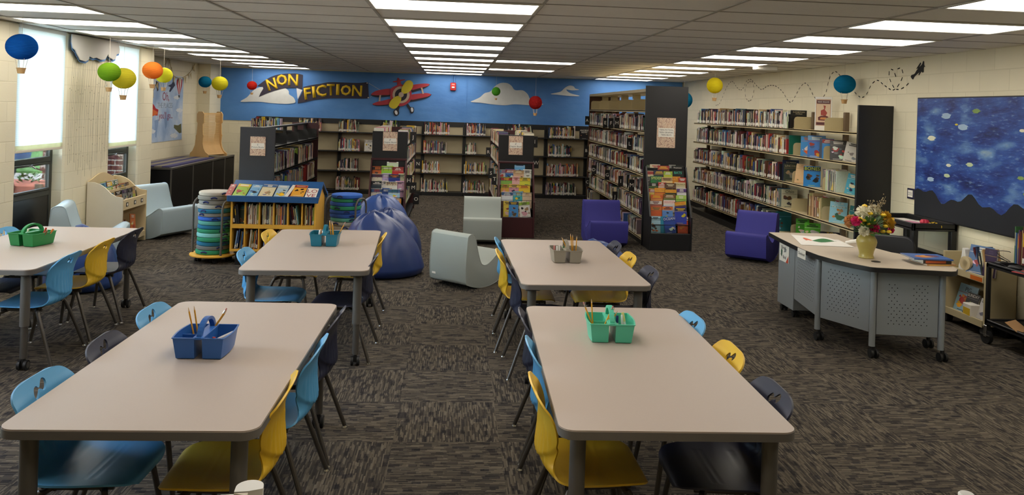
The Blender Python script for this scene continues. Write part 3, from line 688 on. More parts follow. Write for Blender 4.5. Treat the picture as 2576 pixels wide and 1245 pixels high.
beanbag('big navy vinyl beanbag in front of two others by the aisle', (-.72, 8.93, 0), .44, .69, M['vinyl_navy'], 3, (-.20, 0))
beanbag('navy vinyl beanbag in the middle of three, behind the big one', (-.78, 9.75, 0), .42, .62, M['vinyl_navy'], 8, (.05, 0))
beanbag('blue vinyl beanbag farthest of three, against the dark red rack', (-.95, 10.60, 0), .42, .69, M['vinyl_blue'], 5, (.02, 0))
beanbag('blue vinyl beanbag behind the gray caddy table, by the purple rocker', (1.55, 8.35, 0), .45, .50, M['vinyl_blue'], 12)
beanbag('navy beanbag squeezed behind the window table', (-3.60, 8.0, 0), .34, .60, M['vinyl_blue'], 15)
# ------------------------------------------------------------------ cushion carts
def cart(label, loc, rz, Rb):
    t = thing('cushion_cart', label, 'cart', loc, rz, 'round cushion carts')
    b = MB(); b.lathe([(.001, .075), (Rb-.006, .075), (Rb, .08), (Rb, .093), (Rb-.006, .098), (.001, .098)], 48); b.build('base_disc', M['ply_yellow'], t)
    for k in range(4):
        a = PI/4+k*PI/2; caster(t, .17*math.cos(a), .17*math.sin(a), .075, .026, hub=False)
    for sx in (-1, 1):
        b = MB(); pts = [(sx*.218, -.11, .098), (sx*.224, -.11, .62)]
        pts += [(sx*.224, -.11+.09*(1-math.cos(k*PI/8)), .62+.11*math.sin(k*PI/8)) for k in range(1, 5)]
        q = [(x, -y, z) for x, y, z in pts[::-1]]; b.tube(pts+q, .0125, 10); b.build('side_rail', M['leg_gray'], t)
CU = {'white': 'b5b0a6', 'gray': '84837e', 'teal': '1f6f8f', 'blue': '2b56a8', 'mint': '57a193', 'green': '2a8a63', 'aqua': '7fc6c0', 'cobalt': '2a5fb8', 'pale': 'a9a8a0', 'slate': '6e7370'}
mm('strap_navy', '1d2a63', .8)
for k, v in CU.items(): mm('cush_'+k, v, .85, var=.05, bump=.15, bscale=500)
def cushions(loc, seq, where, r=.19):
    z = .100; n = len(seq)
    for i, (nm, word) in enumerate(seq):
        dx, dy = rnd.uniform(-.012, .012), rnd.uniform(-.012, .012); h = .047+rnd.uniform(-.003, .004)
        t = thing('floor_cushion', word+' round cushion, %s from the bottom of the %s' % (ORD[i] if i < 12 else '%dth' % (i+1), where), 'cushion', (loc[0]+dx, loc[1]+dy, z), rnd.uniform(0, 6), 'floor cushions stacked on the carts')
        b = MB(); b.lathe([(.001, 0), (r-.012, 0), (r-.003, .006), (r, h*.5), (r-.003, h-.007), (r-.012, h-.001), (r-.06, h), (.001, h)], 40); b.build('pad', M['cush_'+nm], t)
        b = MB(); a0 = -PI/2-t.rotation_euler[2]+rnd.uniform(-.9, .9); b.tube([((r+.004)*math.cos(a0+k*.12), (r+.004)*math.sin(a0+k*.12), h*.5+(.012 if 0 < k < 3 else 0)) for k in range(4)], .009, 6); b.build('strap_handle', M['strap_navy'], t)
        z += h+.0005
cart('round yellow cart with a tall cushion stack, left of the yellow bookshelf', (-2.76, 9.42, 0), -.5, .265)
cushions((-2.76, 9.42), [('green', 'green'), ('slate', 'dark gray'), ('teal', 'teal blue'), ('green', 'emerald green'), ('aqua', 'light aqua'), ('green', 'deep green'), ('teal', 'dark teal'), ('mint', 'mint'), ('cobalt', 'cobalt blue'), ('gray', 'gray'), ('teal', 'petrol blue'), ('pale', 'pale gray'), ('gray', 'mid gray'), ('gray', 'warm gray'), ('white', 'off white')], 'tall stack')
cart('round cushion cart right of the yellow bookshelf', (-1.30, 9.86, 0), -.5, .265)
cushions((-1.30, 9.86), [('green', 'green'), ('teal', 'teal'), ('gray', 'gray'), ('mint', 'aqua mint'), ('teal', 'dark teal'), ('pale', 'pale gray'), ('pale', 'light gray'), ('mint', 'mint'), ('blue', 'royal blue'), ('blue', 'dark blue'), ('green', 'green'), ('blue', 'blue'), ('green', 'emerald'), ('cobalt', 'bright blue')], 'right stack')
# ------------------------------------------------------------------ books
PAL = {'white': 'd8d3c8', 'cream': 'cdbf9d', 'black': '1c1b1d', 'charcoal': '3b3a3c', 'gray': '7d7c7a', 'navy': '232b45', 'blue': '3c5f8f', 'sky blue': '6f9fc4', 'teal': '2a6263', 'green': '3a6346', 'lime': '8fae3a', 'yellow': 'd8b02a', 'orange': 'cf6f2a', 'red': 'a03430', 'maroon': '5f1f22', 'brown': '5a3d2a', 'tan': 'a8875e', 'purple': '4a3a5a', 'pink': 'c98a94', 'lilac': '9a8fb5'}
LP = {k: lin(v) for k, v in PAL.items()}
DARK = ['white', 'cream', 'white', 'gray', 'black', 'charcoal', 'navy', 'maroon', 'brown', 'white', 'gray', 'cream', 'red', 'blue', 'tan', 'purple', 'green', 'white', 'black', 'gray', 'maroon']
BRT = ['white', 'cream', 'white', 'cream', 'white', 'tan', 'gray', 'charcoal', 'maroon', 'red', 'orange', 'yellow', 'blue', 'sky blue', 'green', 'black', 'navy', 'teal', 'lime', 'pink', 'purple', 'white', 'gray', 'tan']
MIXD = DARK+BRT
BOOKS = []
def book_geo(b, w, h, d, c, c2, lab, full=True):
    b.col = c
    if full:
        b.bx(0, .0022, 0, d, 0, h); b.bx(w-.0022, w, 0, d, 0, h); b.bx(.0022, w-.0022, 0, .003, 0, h)
        b.col = lin('d9cfb8'); b.bx(.0022, w-.0022, .003, d-.004, .004, h-.004)
    else: b.bx(0, w, 0, d, 0, h)
    if c2: b.col = c2; b.bx(w*.22, w*.78, -.0006, .0005, h*.48, h*.84)
    if lab: b.col = lin('e6e2d8'); q = (w*1e4) % 1*.02; b.bx(w*.04, w*.96, -.0012, .0005, .008+q*.6, .046+q)
def row(ctx, p, u, L, h=(.19, .25), d=(.14, .17), w=(.014, .034), pal=MIXD, lab=.9, tail=.3, start=1, kind='book', lean0=0, rec=.012):
    """a run of standing books: p front left foot of the first book as one faces the spines, u along the row"""
    p = Vector(p); u = Vector(u).normalized(); n = Vector((0, 0, 1)).cross(u); x = 0; i = start; lean = lean0
    while True:
        bw = rnd.uniform(*w)*(1.5 if rnd.random() < .07 else 1); bh = rnd.uniform(*h)*(1 if rnd.random() > .12 else 1.07); bd = rnd.uniform(*d)
        if x+bw > L: break
        o = p+u*x+n*(rnd.uniform(0, rec)); a = lean
        if tail and x > L*.82 and rnd.random() < tail: a = -rnd.uniform(.05, .2)
        name = rnd.choice(pal); c = tuple(max(0, v*rnd.uniform(.8, 1.2)) for v in LP[name])
        c2 = tuple(LP[rnd.choice(['white', 'yellow', 'black', 'cream', 'red'])]) if rnd.random() < .55 else None
        BOOKS.append(dict(ctx=ctx, i=i, M=Matrix(((u.x, n.x, 0, o.x), (u.y, n.y, 0, o.y), (0, 0, 1, o.z+.0008), (0, 0, 0, 1))) @ Matrix.Rotation(a, 4, 'Y'), s=(bw, bh, bd), c=c, c2=c2, lab=rnd.random() < lab, name=name, p=o+u*bw/2+Vector((0, 0, bh*.5))-n*.006, n=n, nb=len(BOOKS)))
        x += bw+.0012+(abs(math.sin(a))*bh*.18 if a else 0); i += 1
    return i
# ------------------------------------------------------------------ cover art for books and magazines that stand face out
def cover_geo(b, w, h, t, base, band, pic, title=None, tcol='white', bandz=.78, tsize=None, seed=0):
    """front cover faces -y, bottom edge at z 0, centred on x"""
    r = random.Random(seed); C = lambda c: LP[c] if c in LP else lin(c)
    b.col = lin('dcd5c6'); b.bx(-w/2+.001, w/2-.002, .001, t-.001, .002, h-.002)
    b.col = C(base); b.bx(-w/2, w/2, 0, .001, 0, h); b.bx(-w/2, w/2, t-.001, t, 0, h); b.bx(-w/2, -w/2+.001, 0, t, 0, h)
    k = .0005
    if band: b.col = C(band); b.bx(-w/2, w/2, -k, 0, h*bandz, h*.97)
    Fm = frame((0, -k, 0), (1, 0, 0), (0, 0, 1))
    zt = h*(bandz-.03)
    for q, pc in enumerate(pic):
        for g in range(3 if q else 2):
            b.col = tuple(min(1, v*r.uniform(.75, 1.25)) for v in C(pc)); R = w*r.uniform(.05, .27)*(1 if g == 0 else .55); cx = r.uniform(-.48*w+R*1.35, .48*w-R*1.35) if R*2.7 < .96*w else 0; cz = min(max(h*r.uniform(.12, .62), R*1.35), zt-R*1.2); a0 = r.uniform(0, 6); m = 13; e = r.uniform(.55, 1.0)
            b.prism([(cx+R*(1+.28*math.sin(3*th+a0)+.12*math.sin(5*th))*math.cos(th), cz+R*e*(1+.22*math.cos(2*th+a0))*math.sin(th)) for th in [2*PI*j/m for j in range(m)]], 0, k*(1.0+q*.5+g*.17), Fm)
    if pic:
        b.col = C(tcol); ww = w*r.uniform(.2, .38); b.bx(-ww, ww*r.uniform(.2, 1), -k*1.2, 0, h*.045, h*.065)
        if h > .2: b.col = C(pic[0]); b.bx(-w/2+.004, w/2-.004, -k*.8, 0, h*(bandz-.035), h*(bandz-.02))
    if title:
        b.col = C(tcol); ls = title.split('|'); sz = tsize or min(.2*h, 1.45*w/max(len(x) for x in ls))
        for j, x in enumerate(ls): b.text(x, sz, frame((0, -k*1.6, h*(bandz+.095)-(j-(len(ls)-1)*.25)*sz*.95), (1, 0, 0), (0, 0, 1)), .0008)
    else:
        b.col = C(tcol)
        for j in range(2): ww = w*r.uniform(.3, .75)/2; b.bx(-ww, ww, -k*1.8, 0, h*(bandz+.035+.075*j), h*(bandz+.08+.075*j))
def facing(name, label, cat_, o, rz, tilt, w, h, t, base, band, pic, title=None, tcol='white', group=None, roll=0, seed=None, **kw):
    b = MB(); cover_geo(b, w, h, t, base, band, pic, title, tcol, seed=seed if seed is not None else hash(label) % 9999 if False else sum(map(ord, label)), **kw)
    ob = b.build(name, M['cover']); tag(ob, label, cat_, group)
    ob.matrix_world = Matrix.Translation(o) @ rotz(rz) @ Matrix.Rotation(-tilt, 4, 'X') @ Matrix.Rotation(roll, 4, 'Y')
    return ob
# ------------------------------------------------------------------ yellow house-shaped bookshelf
YS = (-2.505, -1.545, 9.15, 9.72)          # x0, x1, front, back
t = thing('house_bookshelf', 'yellow double bookshelf with sloping blue display top', 'bookshelf', (-2.025, 9.435, 0))
hw, hd = .48, .285
b = MB(); b.bx(-hw+.05, hw-.05, -hd+.05, hd-.05, 0, .165); b.build('plinth', M['shelf_black'], t)
for sx in (-1, 1):
    b = MB(); b.prism([(-hd, .165), (hd, .165), (hd, .76), (.02, .93), (-.02, .93), (-hd, .76)], sx*hw-sx*.02, sx*hw, frame((0, 0, 0), (0, 1, 0), (0, 0, 1))); b.build('side_panel', M['ply_yellow'], t)
for z0, z1 in ((.165, .19), (.43, .475)):
    b = MB(); b.bx(-hw+.02, hw-.02, -hd, hd, z0, z1, .002); b.build('shelf', M['ply_yellow'], t)
b = MB(); b.bx(-hw+.02, hw-.02, -.01, .01, .19, .93); b.build('centre_panel', M['ply_yellow'], t)
for k in range(1, 6):
    x = -hw+2*hw*k/6; b = MB(); b.bx(x-.007, x+.007, -hd+.003, hd-.003, .475, .77); b.bx(x-.006, x+.006, -hd+.003, hd-.003, .19, .43); b.build('divider', M['ply_yellow'], t)
for sy in (-1, 1):
    b = MB(); b.prism([(sy*(hd+.05), .755), (sy*(hd+.05), .785), (sy*.0, .955), (0, .93)], -hw-.03, hw+.03, frame((0, 0, 0), (0, 1, 0), (0, 0, 1)))
    b.bx(-hw-.03, hw+.03, sy*(hd+.04), sy*(hd+.068), .74, .81, .004); b.build('display_slope', M['shelf_blue'], t)
x0 = YS[0]+.03; bay = (2*hw)/6; yf = YS[2]+.03
for k in range(6):
    xa = YS[0]+.012+bay*k+.012; ctx = '%s bay, upper row of the yellow bookshelf' % ORD[k]
    if k == 0: row(ctx, (xa, yf, .475), (1, 0, 0), .075, (.2, .23), (.17, .2), (.010, .02), ['black', 'charcoal', 'navy'], .5, lean0=-.12)
    elif k == 4: row(ctx, (xa+.012, yf, .475), (1, 0, 0), .10, (.19, .225), (.16, .2), (.005, .011), BRT, .4, lean0=-.16)
    else: row(ctx, (xa, yf, .475), (1, 0, 0), bay-.03, (.20, .235), (.16, .2), (.0045, .0105), BRT, .35, tail=0)
    ctx = '%s bay, lower row of the yellow bookshelf' % ORD[k]
    if k == 0: row(ctx, (xa+.02, yf, .19), (1, 0, 0), .04, (.2, .215), (.16, .2), (.012, .016), ['sky blue', 'blue'], 1, lean0=.12); row(ctx, (xa+.075, yf, .19), (1, 0, 0), .055, (.19, .22), (.16, .2), (.005, .01), BRT, .5, lean0=.10, start=4)
    else: row(ctx, (xa+.02, yf, .19), (1, 0, 0), bay-.055, (.19, .225), (.16, .2), (.005, .011), BRT, .4, tail=0, lean0=.08 if k < 3 else 0)
th = math.atan2(.17, .335)
def slope(label, px0, px1, hh, base, band, pic, title=None, tcol='white', roll=0, tz=0, **kw):
    xa, xb = aty(px0, 490, YS[2]).x, aty(px1, 490, YS[2]).x
    facing('picture_book', label, 'book', Vector(((xa+xb)/2, YS[2]-.046, .808+tz)), 0, PI/2-th, (xb-xa), hh, .008, base, band, pic, title, tcol, 'picture books on the blue slope', roll, **kw)
slope('red picture book with white circles at the left end of the blue slope', 569, 584, .24, 'red', None, ['white', 'cream'], roll=.02)
slope('green and orange picture book on the blue slope', 586, 619, .25, 'lime', 'yellow', ['orange', 'red', 'brown'], roll=.08)
slope('blue picture book with black and white animal on the blue slope', 622, 648, .24, 'sky blue', None, ['white', 'black', 'blue'], roll=.08)
slope('cream picture book with blue top edge on the blue slope', 651, 686, .25, 'cream', 'blue', ['gray', 'tan'], roll=.06)
slope('gray blue picture book with yellow picture on the blue slope', 690, 718, .24, '9fb4c4', None, ['yellow', 'charcoal', 'yellow'], roll=.05)
slope('white leaning picture book on the blue slope', 717, 726, .25, 'white', None, [], roll=.2, tz=.003)
slope('dark maroon picture book half hidden on the blue slope', 725, 742, .22, 'maroon', None, ['pink'], roll=.1)
slope('orange picture book about dinosaurs on the blue slope', 732, 765, .235, 'd99a35', 'red', ['brown', 'black'], 'Dinosaurs', 'white', roll=.07, tz=.010)
slope('white picture book lettered LOVE in red on the blue slope', 768, 796, .19, 'e6e0d6', None, [], 'LO|VE', 'red', bandz=.45, tsize=.095, roll=.03)
facing('picture_book', 'dark green picture book standing in the first upper bay of the yellow bookshelf', 'book', Vector((-2.39, 9.20, .476)), -.5, .1, .10, .215, .012, '2f3a2f', None, ['tan', 'brown'], None, 'teal')
# ------------------------------------------------------------------ wooden book bin by the window
t = thing('book_bin', 'wooden book bin with wavy sides against the window wall', 'book bin', (-4.25, 10.36, 0))
prof = [(-.215, 0), (.215, 0), (.215, .64), (.19, .645), (.13, .655), (.07, .69), (.0, .76), (-.06, .80), (-.13, .825), (-.215, .83)]
for sy, m in ((-1, 'lam_white'), (1, 'birch')):
    q = prof if sy < 0 else [(x, z+(.0 if z < .1 else .02)) for x, z in prof]
    b = MB(); b.prism(q, sy*.36, sy*.38, frame((0, 0, 0), (1, 0, 0), (0, 0, 1)) @ Matrix.Scale(-1, 4, (0, 0, 1))); b.build('side_panel', M[m], t)
b = MB()
arc = [(-.36+.72*k/16, .84+.075*math.sin(PI*k/16)**1.5) for k in range(17)]
b.prism([(.36, .05), (-.36, .05)]+arc, -.215, -.20, frame((0, 0, 0), (0, 1, 0), (0, 0, 1))); b.build('back_panel', M['birch'], t)
b = MB(); b.bx(-.2, .2, -.36, .36, .48, .495); b.build('bin_floor', M['birch'], t)
b = MB(); b.bx(-.2, .2, -.36, .36, .06, .08); b.build('lower_shelf', M['birch'], t)
b = MB(); b.bx(.19, .212, -.36, .36, .48, .61, .003); b.build('front_rail', M['birch'], t)
b = MB(); b.bx(-.005, .005, -.36, .36, .495, .72); b.build('bin_divider', M['birch'], t)
b = MB(); b.bx(.195, .21, -.36, .36, .06, .13, .003); b.build('lower_rail', M['birch'], t)
for k, y in enumerate((-.24, .0, .22)):
    b = MB(); b.bx(.212, .216, y-.03, y+.03, .52, .57); b.build('label_holder', M['black_plastic'], t)
    b = MB(); b.bx(.216, .2165, y-.018, y+.018, .53, .56); b.build('label_card', M['paper'], t)
n = 0
for x, zz in ((.12, 0), (.03, .05), (-.09, .09)):
    y = -.33
    while y < .26:
        ww = rnd.uniform(.14, .19); n += 1
        facing('picture_book', 'bin book with %s cover, number %d from the window end of the wooden bin' % (rnd.choice(list(PAL)), n), 'book', Vector((-4.25+x+rnd.uniform(-.02, .02), 10.36+y+ww/2, .496)), PI/2, rnd.uniform(.12, .25), ww, .22+zz, .006, rnd.choice(BRT), rnd.choice(BRT), [rnd.choice(BRT), rnd.choice(BRT)], None, rnd.choice(BRT), 'picture books in the wooden bin')
        y += ww*.42
row('lower shelf of the wooden book bin', (-4.10, 10.06, .082), (0, 1, 0), .20, (.2, .26), (.16, .2), (.006, .014), MIXD, .2, lean0=.18)
facing('picture_book', 'red and orange picture book on the lower shelf of the wooden bin', 'book', Vector((-4.07, 10.42, .135)), PI/2, .12, .16, .25, .008, 'cf6f2a', None, ['red', 'cream', 'yellow'], roll=.15)
# ------------------------------------------------------------------ library bookcases
def sign(name, label, o, w, h, lines, parent=None, rz=0, size=.03):
    t = thing(name, label, 'sign', o, rz)
    b = MB(); b.bx(-w/2, w/2, -.006, 0, 0, h, .001); b.build('plaque', M['marble'], t)
    b = MB(); b.bx(-w*.42, w*.42, -.0075, -.006, h*.36, h*.66); b.build('text_panel', M['paper'], t)
    b = MB(); n = len(lines)
    for j, x in enumerate(lines): b.text(x, size, frame((0, -.0078, h*.51+(n/2-.5-j)*size*1.15), (1, 0, 0), (0, 0, 1)), .0006)
    b.build('lettering', M['ink_black'], t)
def flag(ch, px, py, x, lab, w=.085, h=.18, y=None):
    p = atx(px, py, x) if y is None else aty(px, py, y)
    t = thing('letter_flag', 'black letter card %s %s' % (ch, lab), 'sign', p, 0, 'black letter cards on the shelves')
    b = MB(); b.bx(-w/2, w/2, -.0015, .0015, -h/2, h/2); b.build('card', M['black_lam'], t)
    b = MB(); b.text(ch, .085, frame((0, -.0018, 0), (1, 0, 0), (0, 0, 1)), .0008); b.build('letter', M['paper'], t)
def bracket_poly(d, h, r=.04):
    return [(0, 0), (d, 0), (d, h-r), (d-r*.3, h-r*.3), (d-r, h), (0, h)]
# --- three low double sided cases, spines facing the aisles
def low_case(name, label, x0, x1, y0, y1, zt, shelves, top):
    t = thing('low_bookcase', label, 'bookcase', ((x0+x1)/2, y0, 0)); hw = (x1-x0)/2; L = y1-y0; nu = round(L/.914)
    b = MB(); b.bx(-hw, hw, 0, .025, 0, zt, .003); b.build('end_panel', M['dark_lam' if name == 'E' else 'black_lam'], t)
    b = MB(); b.bx(-hw, hw, L-.025, L, 0, zt-.0, .003); b.build('far_end_panel', M['mahogany'], t)
    b = MB(); b.bx(-hw+.02, hw-.02, .03, L-.03, 0, .09); b.build('plinth', M['shelf_black'], t)
    for k in range(nu+1):
        y = .04+(L-.08)*k/nu; b = MB(); b.bx(-.03, .03, y-.02, y+.02, .09, zt-.02); b.build('upright', M['shelf_black'], t)
    for z in shelves:
        for sx in (-1, 1): b = MB(); b.bx(sx*.005, sx*(hw-.005), .026, L-.026, z-.02, z, .002); b.bx(sx*(hw-.02), sx*(hw-.005), .026, L-.026, z-.03, z+.004, .001); b.build('shelf', M['shelf_black'], t)
    if top:
        b = MB(); b.bx(-.045, .045, .026, L-.026, zt-.035, zt-.005, .003); b.build('top_rail', M['shelf_black'], t)
    return t
EX0, EX1, EY0, EY1 = -3.17, -2.655, 11.95, 15.72
tE = low_case('E', 'low black bookcase marked E for picture books', EX0, EX1, EY0, EY1, 1.5, (.10, .45, .82, 1.215), True)
def bracket(parent, x, y, z, d, h, m, sx=1, w=.004, hole=True):
    b = MB(); Fm = frame((x, y, z), (sx, 0, 0), (0, 0, 1)); b.prism(bracket_poly(d, h), -w/2, w/2, Fm)
    if hole: c = frame((x, y-w/2-.001, z+h*.78), (sx, 0, 0), (0, 0, 1)); b.prism([(d*.86+.012*math.cos(a*PI/6)-.02, .012*math.sin(a*PI/6)) for a in range(12)], -.002, .002, c)
    return b.build('shelf_bracket', m, parent)
for k in range(5):
    y = .06+k*.914
    if y < EY1-EY0: bracket(tE, .03, y, 1.217, .20, .17, M['shelf_black'])
sign('shelf_sign', 'framed sign reading E Picture Books on the dark end panel', (-2.905, EY0-.001, 1.075), .225, .285, ['E', 'Picture Books'], size=.032)
PIC = dict(h=(.24, .31), d=(.19, .21), w=(.007, .018), pal=MIXD)
for zi, (z, nm) in enumerate(((.82, 'upper'), (.45, 'lower'))):
    for k in range(4):
        y0 = EY0+.05+k*.914
        row('%s shelf, %s section of E case' % (nm, ORD[k]), (EX1-.012, y0+.02, z+.001), (0, 1, 0), (.74, .6, .8, .5)[(k+zi) % 4], lab=.5, **PIC)
for k, (dy, z, c, l) in enumerate(((.08, .82, 'sky blue', 'pale blue'), (.95, .82, 'purple', 'dark purple'), (1.85, .82, 'lime', 'yellow green'), (.12, .45, 'tan', 'mustard'), (.85, .45, 'blue', 'bright blue'), (2.7, .45, 'red', 'red'))):
    facing('picture_book', '%s picture book leaning behind a bookend in the E case' % l, 'book', Vector((EX1-.12, EY0+dy, z+.001)), 0, .03, .19, .28, .010, c, None, [], None, 'white', 'covers seen from the side in the E case')
def bookend(name, lab, loc, m, d=.16, h=.2, rz=0):
    t = thing(name, lab, 'bookend', loc, rz, 'steel bookends'); b = MB(); Fm = frame((0, 0, 0), (1, 0, 0), (0, 0, 1)); b.prism(bracket_poly(d, h, .05), -.0015, .0015, Fm); b.bx(0, d*.7, 0, .1, 0, .002)
    b.build('plate', m, t)
for k, (dy, z) in enumerate(((.065, .82), (.93, .82), (1.83, .82), (.105, .45), (.83, .45))):
    bookend('bookend', 'black bookend %s in the %s shelf of the E case' % (ORD[k if k < 3 else k-3], 'upper' if z > .6 else 'lower'), (EX1-.17, EY0+dy-.006, z+.001), M['shelf_black'])
LX0, LX1, LY0 = -1.205, -.68, 11.85
RX0, RX1, RY0 = .695, 1.235, 11.90
LSH = (.10, .40, .71, 1.015, 1.30)
tJL = low_case('JL', 'left low black chapter book case behind the beanbags', LX0, LX1, LY0, LY0+2.78, 1.5, LSH, False)
tJR = low_case('JR', 'right low black chapter book case with aisle in front of it', RX0, RX1, RY0, RY0+2.78, 1.5, LSH, False)
sign('shelf_sign', 'framed sign JF Chapter Books above the left dark red magazine rack', (-.94, LY0-.001, 1.21), .215, .285, ['JF', 'Chapter Books'], size=.032)
sign('shelf_sign', 'framed sign JF Chapter Books above the right dark red magazine rack', (.955, RY0-.001, 1.20), .215, .285, ['JF', 'Chapter Books'], size=.032)
CH = dict(h=(.175, .235), d=(.13, .15), w=(.010, .026), pal=BRT)
for zi, z in enumerate(LSH[1:]):
    nm = ('second', 'third', 'fourth', 'top')[zi]
    row('%s shelf of the left chapter book case' % nm, (LX1+.0, LY0+.05, z+.001), (0, 1, 0), 2.5, **CH)
    row('%s shelf of the right chapter book case' % nm, (RX0-.0, RY0+2.66, z+.001), (0, -1, 0), 2.55, **CH)
row('top shelf, inner side, of the left chapter book case', (LX0, LY0+1.6, 1.301), (0, -1, 0), 1.5, h=(.21, .25), d=(.14, .16), w=(.012, .03), pal=['red', 'white', 'pink', 'cream', 'tan'])
row('top shelf, far side, of the right chapter book case', (RX1, RY0+.05, 1.301), (0, 1, 0), 1.6, h=(.2, .24), d=(.14, .16), w=(.012, .03), pal=['white', 'cream', 'purple', 'black', 'yellow', 'white'])
for ch, px, py, yy in (('J', 1039.5, 345.5, 12.5), ('H', 1028.5, 454, 12.0), ('N', 1051.5, 412, 13.6), ('M', 1039.5, 472, 12.6), ('O', 1046.5, 501, 13.0)):
    flag(ch, px, py, 0, 'on the aisle side of the left chapter book case', y=yy, w=.1, h=.17)
for ch, px, py, yy, s in (('R', 1228.5, 382.6, 14.2, 'left'), ('S', 1235, 435.6, 13.2, 'left'), ('T', 1244, 450.5, 12.2, 'left'), ('I', 1345.5, 357, 12.0, 'right'), ('W', 1348.5, 410, 12.4, 'right')):
    flag(ch, px, py, 0, 'on the %s side of the right chapter book case' % s, y=yy, w=.085, h=.17)
# --- tall teen case
TX0, TX1, TY0, TY1 = 2.74, 3.36, 11.07, 15.78
t = tT = thing('tall_bookcase', 'tall double sided bookcase with black end panel', 'bookcase', ((TX0+TX1)/2, TY0, 0)); hw = .31; L = TY1-TY0
b = MB(); b.bx(-hw, hw, 0, .03, 0, 2.295, .003); b.build('end_panel', M['black_lam'], t)
b = MB(); b.bx(-hw, hw, L-.03, L, 0, 2.24, .003); b.build('far_end_panel', M['walnut'], t)
b = MB(); b.bx(-hw, hw, .03, L-.03, 2.205, 2.25, .003); b.build('canopy', M['beige_metal'], t)
b = MB(); b.bx(-hw+.02, hw-.02, .03, L-.03, 0, .09); b.build('plinth', M['shelf_black'], t)
TSH = (.10, .415, .715, 1.02, 1.33, 1.64, 1.94)
for k in range(6):
    y = .05+(L-.1)*k/5; b = MB(); b.bx(-.035, .035, y-.022, y+.022, .09, 2.205); b.build('upright', M['beige_post'], t)
    if 0 < k < 6: b = MB(); b.bx(-.06, .06, y-.05, y+.05, 2.13, 2.205, .004); b.build('canopy_bracket', M['beige_metal'], t)
for z in TSH:
    for sx in (-1, 1): b = MB(); b.bx(sx*.036, sx*(hw-.004), .031, L-.031, z-.016, z, .001); b.bx(sx*(hw-.016), sx*(hw-.004), .031, L-.031, z-.028, z+.003, .001); b.build('shelf', M['beige_metal'], t)
for k in range(6):
    y = .06+k*.914
    if y < L-.05: bracket(t, -.036, y, 1.942, .25, .175, M['beige_metal'], -1)
sign('shelf_sign', 'framed sign TEEN FICTION TEEN GRAPHIC TEEN BIOS on the tall black panel', (3.05, TY0-.001, 1.41), .272, .43, ['TEEN FICTION', 'TEEN GRAPHIC', "TEEN BIO'S"], size=.031)
TE = dict(h=(.175, .235), d=(.13, .16), w=(.012, .028), pal=DARK)
for zi, z in enumerate(TSH[:-1]):
    nm = ('lowest', 'second', 'third', 'fourth', 'fifth', 'sixth')[zi]
    for k in range(5):
        ya = TY1-.05-k*.922
        if zi == 0 and k in (1, 2): continue
        row('%s shelf, %s far section of tall case' % (nm, ORD[k]), (TX0+.01, ya, z+.001), (0, -1, 0), .82 if zi else .6, **TE)
for ch, px, py in (('A', 1477, 303), ('B', 1474.7, 379), ('C', 1477, 458), ('D', 1494, 427), ('E', 1522.5, 309), ('F', 1537, 310), ('G', 1527.5, 440), ('H', 1552, 309), ('I', 1561.5, 456), ('J', 1547, 495), ('L', 1584, 362), ('M', 1589, 466)):
    flag(ch, px, py, TX0-.05, 'on the aisle side of the tall teen case', w=.082, h=.175)
# --- wall bookcases at the back
BY0, BY1 = 16.76, 17.03
UX = [-4.19+.8863*k for k in range(11)]
BSH = (.075, .48, .90, 1.30)
for k in range(10):
    if UX[k+1] > XR: break
    t = thing('wall_bookcase', 'black open bookcase with cream back, %s from the left along the mural wall' % ORD[k], 'bookcase', (UX[k], BY0, 0), 0, 'black bookcases along the mural wall'); w_ = UX[k+1]-UX[k]
    b = MB(); b.bx(.003, w_-.003, .25, .262, .08, 1.5); b.build('back_panel', M['cream_back'], t)
    b = MB(); b.bx(.003, w_-.003, .02, .27, 0, .075, .003); b.build('plinth', M['shelf_black'], t)
    b = MB(); b.bx(.003, w_-.003, .235, .27, 1.47, 1.575, .002); b.build('header_rail', M['shelf_black'], t)
    for x in (.003, w_-.035): b = MB(); b.bx(x, x+.032, .19, .25, .075, 1.47); b.build('upright', M['shelf_black'], t)
    for z in BSH[1:]: b = MB(); b.bx(.003, w_-.003, .0, .25, z-.02, z, .002); b.build('shelf', M['shelf_black'], t)
    for z in BSH[1:]: b = MB(); b.prism([(.02, z), (.2, z), (.2, z+.12)], -.0015, .0015, frame((.03, .02, 0), (0, 1, 0), (0, 0, 1))); b.build('shelf_end', M['shelf_black'], t)
BK = dict(h=(.175, .27), d=(.15, .19), w=(.009, .024), rec=.02)
def brow(k, r, pxa, pxb, pal=MIXD):
    z = BSH[r]; xa = aty(pxa, 400, BY0).x; xb = aty(pxb, 400, BY0).x
    row('%s shelf of the %s mural wall bookcase' % (('base', 'second', 'third', 'top')[r], ORD[k]), (xa, BY0+.008, z+.001), (1, 0, 0), xb-xa, pal=pal, **BK)
for k, r, a, c in ((0, 3, 628, 704), (1, 3, 743, 804), (2, 3, 849, 899), (2, 2, 850, 905), (2, 1, 849, 900), (2, 0, 846, 906), (3, 3, 959, 1004), (3, 2, 962, 1010), (4, 3, 1065, 1129), (4, 2, 1064, 1123), (4, 1, 1062, 1110), (4, 0, 1061, 1130),
                   (5, 3, 1172, 1219), (5, 2, 1170, 1198), (5, 1, 1168, 1227), (5, 0, 1167, 1225), (6, 3, 1276, 1342), (7, 3, 1380, 1446), (7, 2, 1379, 1439), (7, 1, 1377, 1457), (7, 0, 1376, 1453)): brow(k, r, a, c)
p = aty(926, 365, BY0); facing('library_book', 'face out book lettered SUPER with yellow streaks on the mural wall shelves', 'book', Vector((p.x, BY0+.06, .901)), 0, .1, .17, .24, .02, 'white', None, ['black', 'yellow', 'black'], 'SUPER', 'black', tsize=.062)
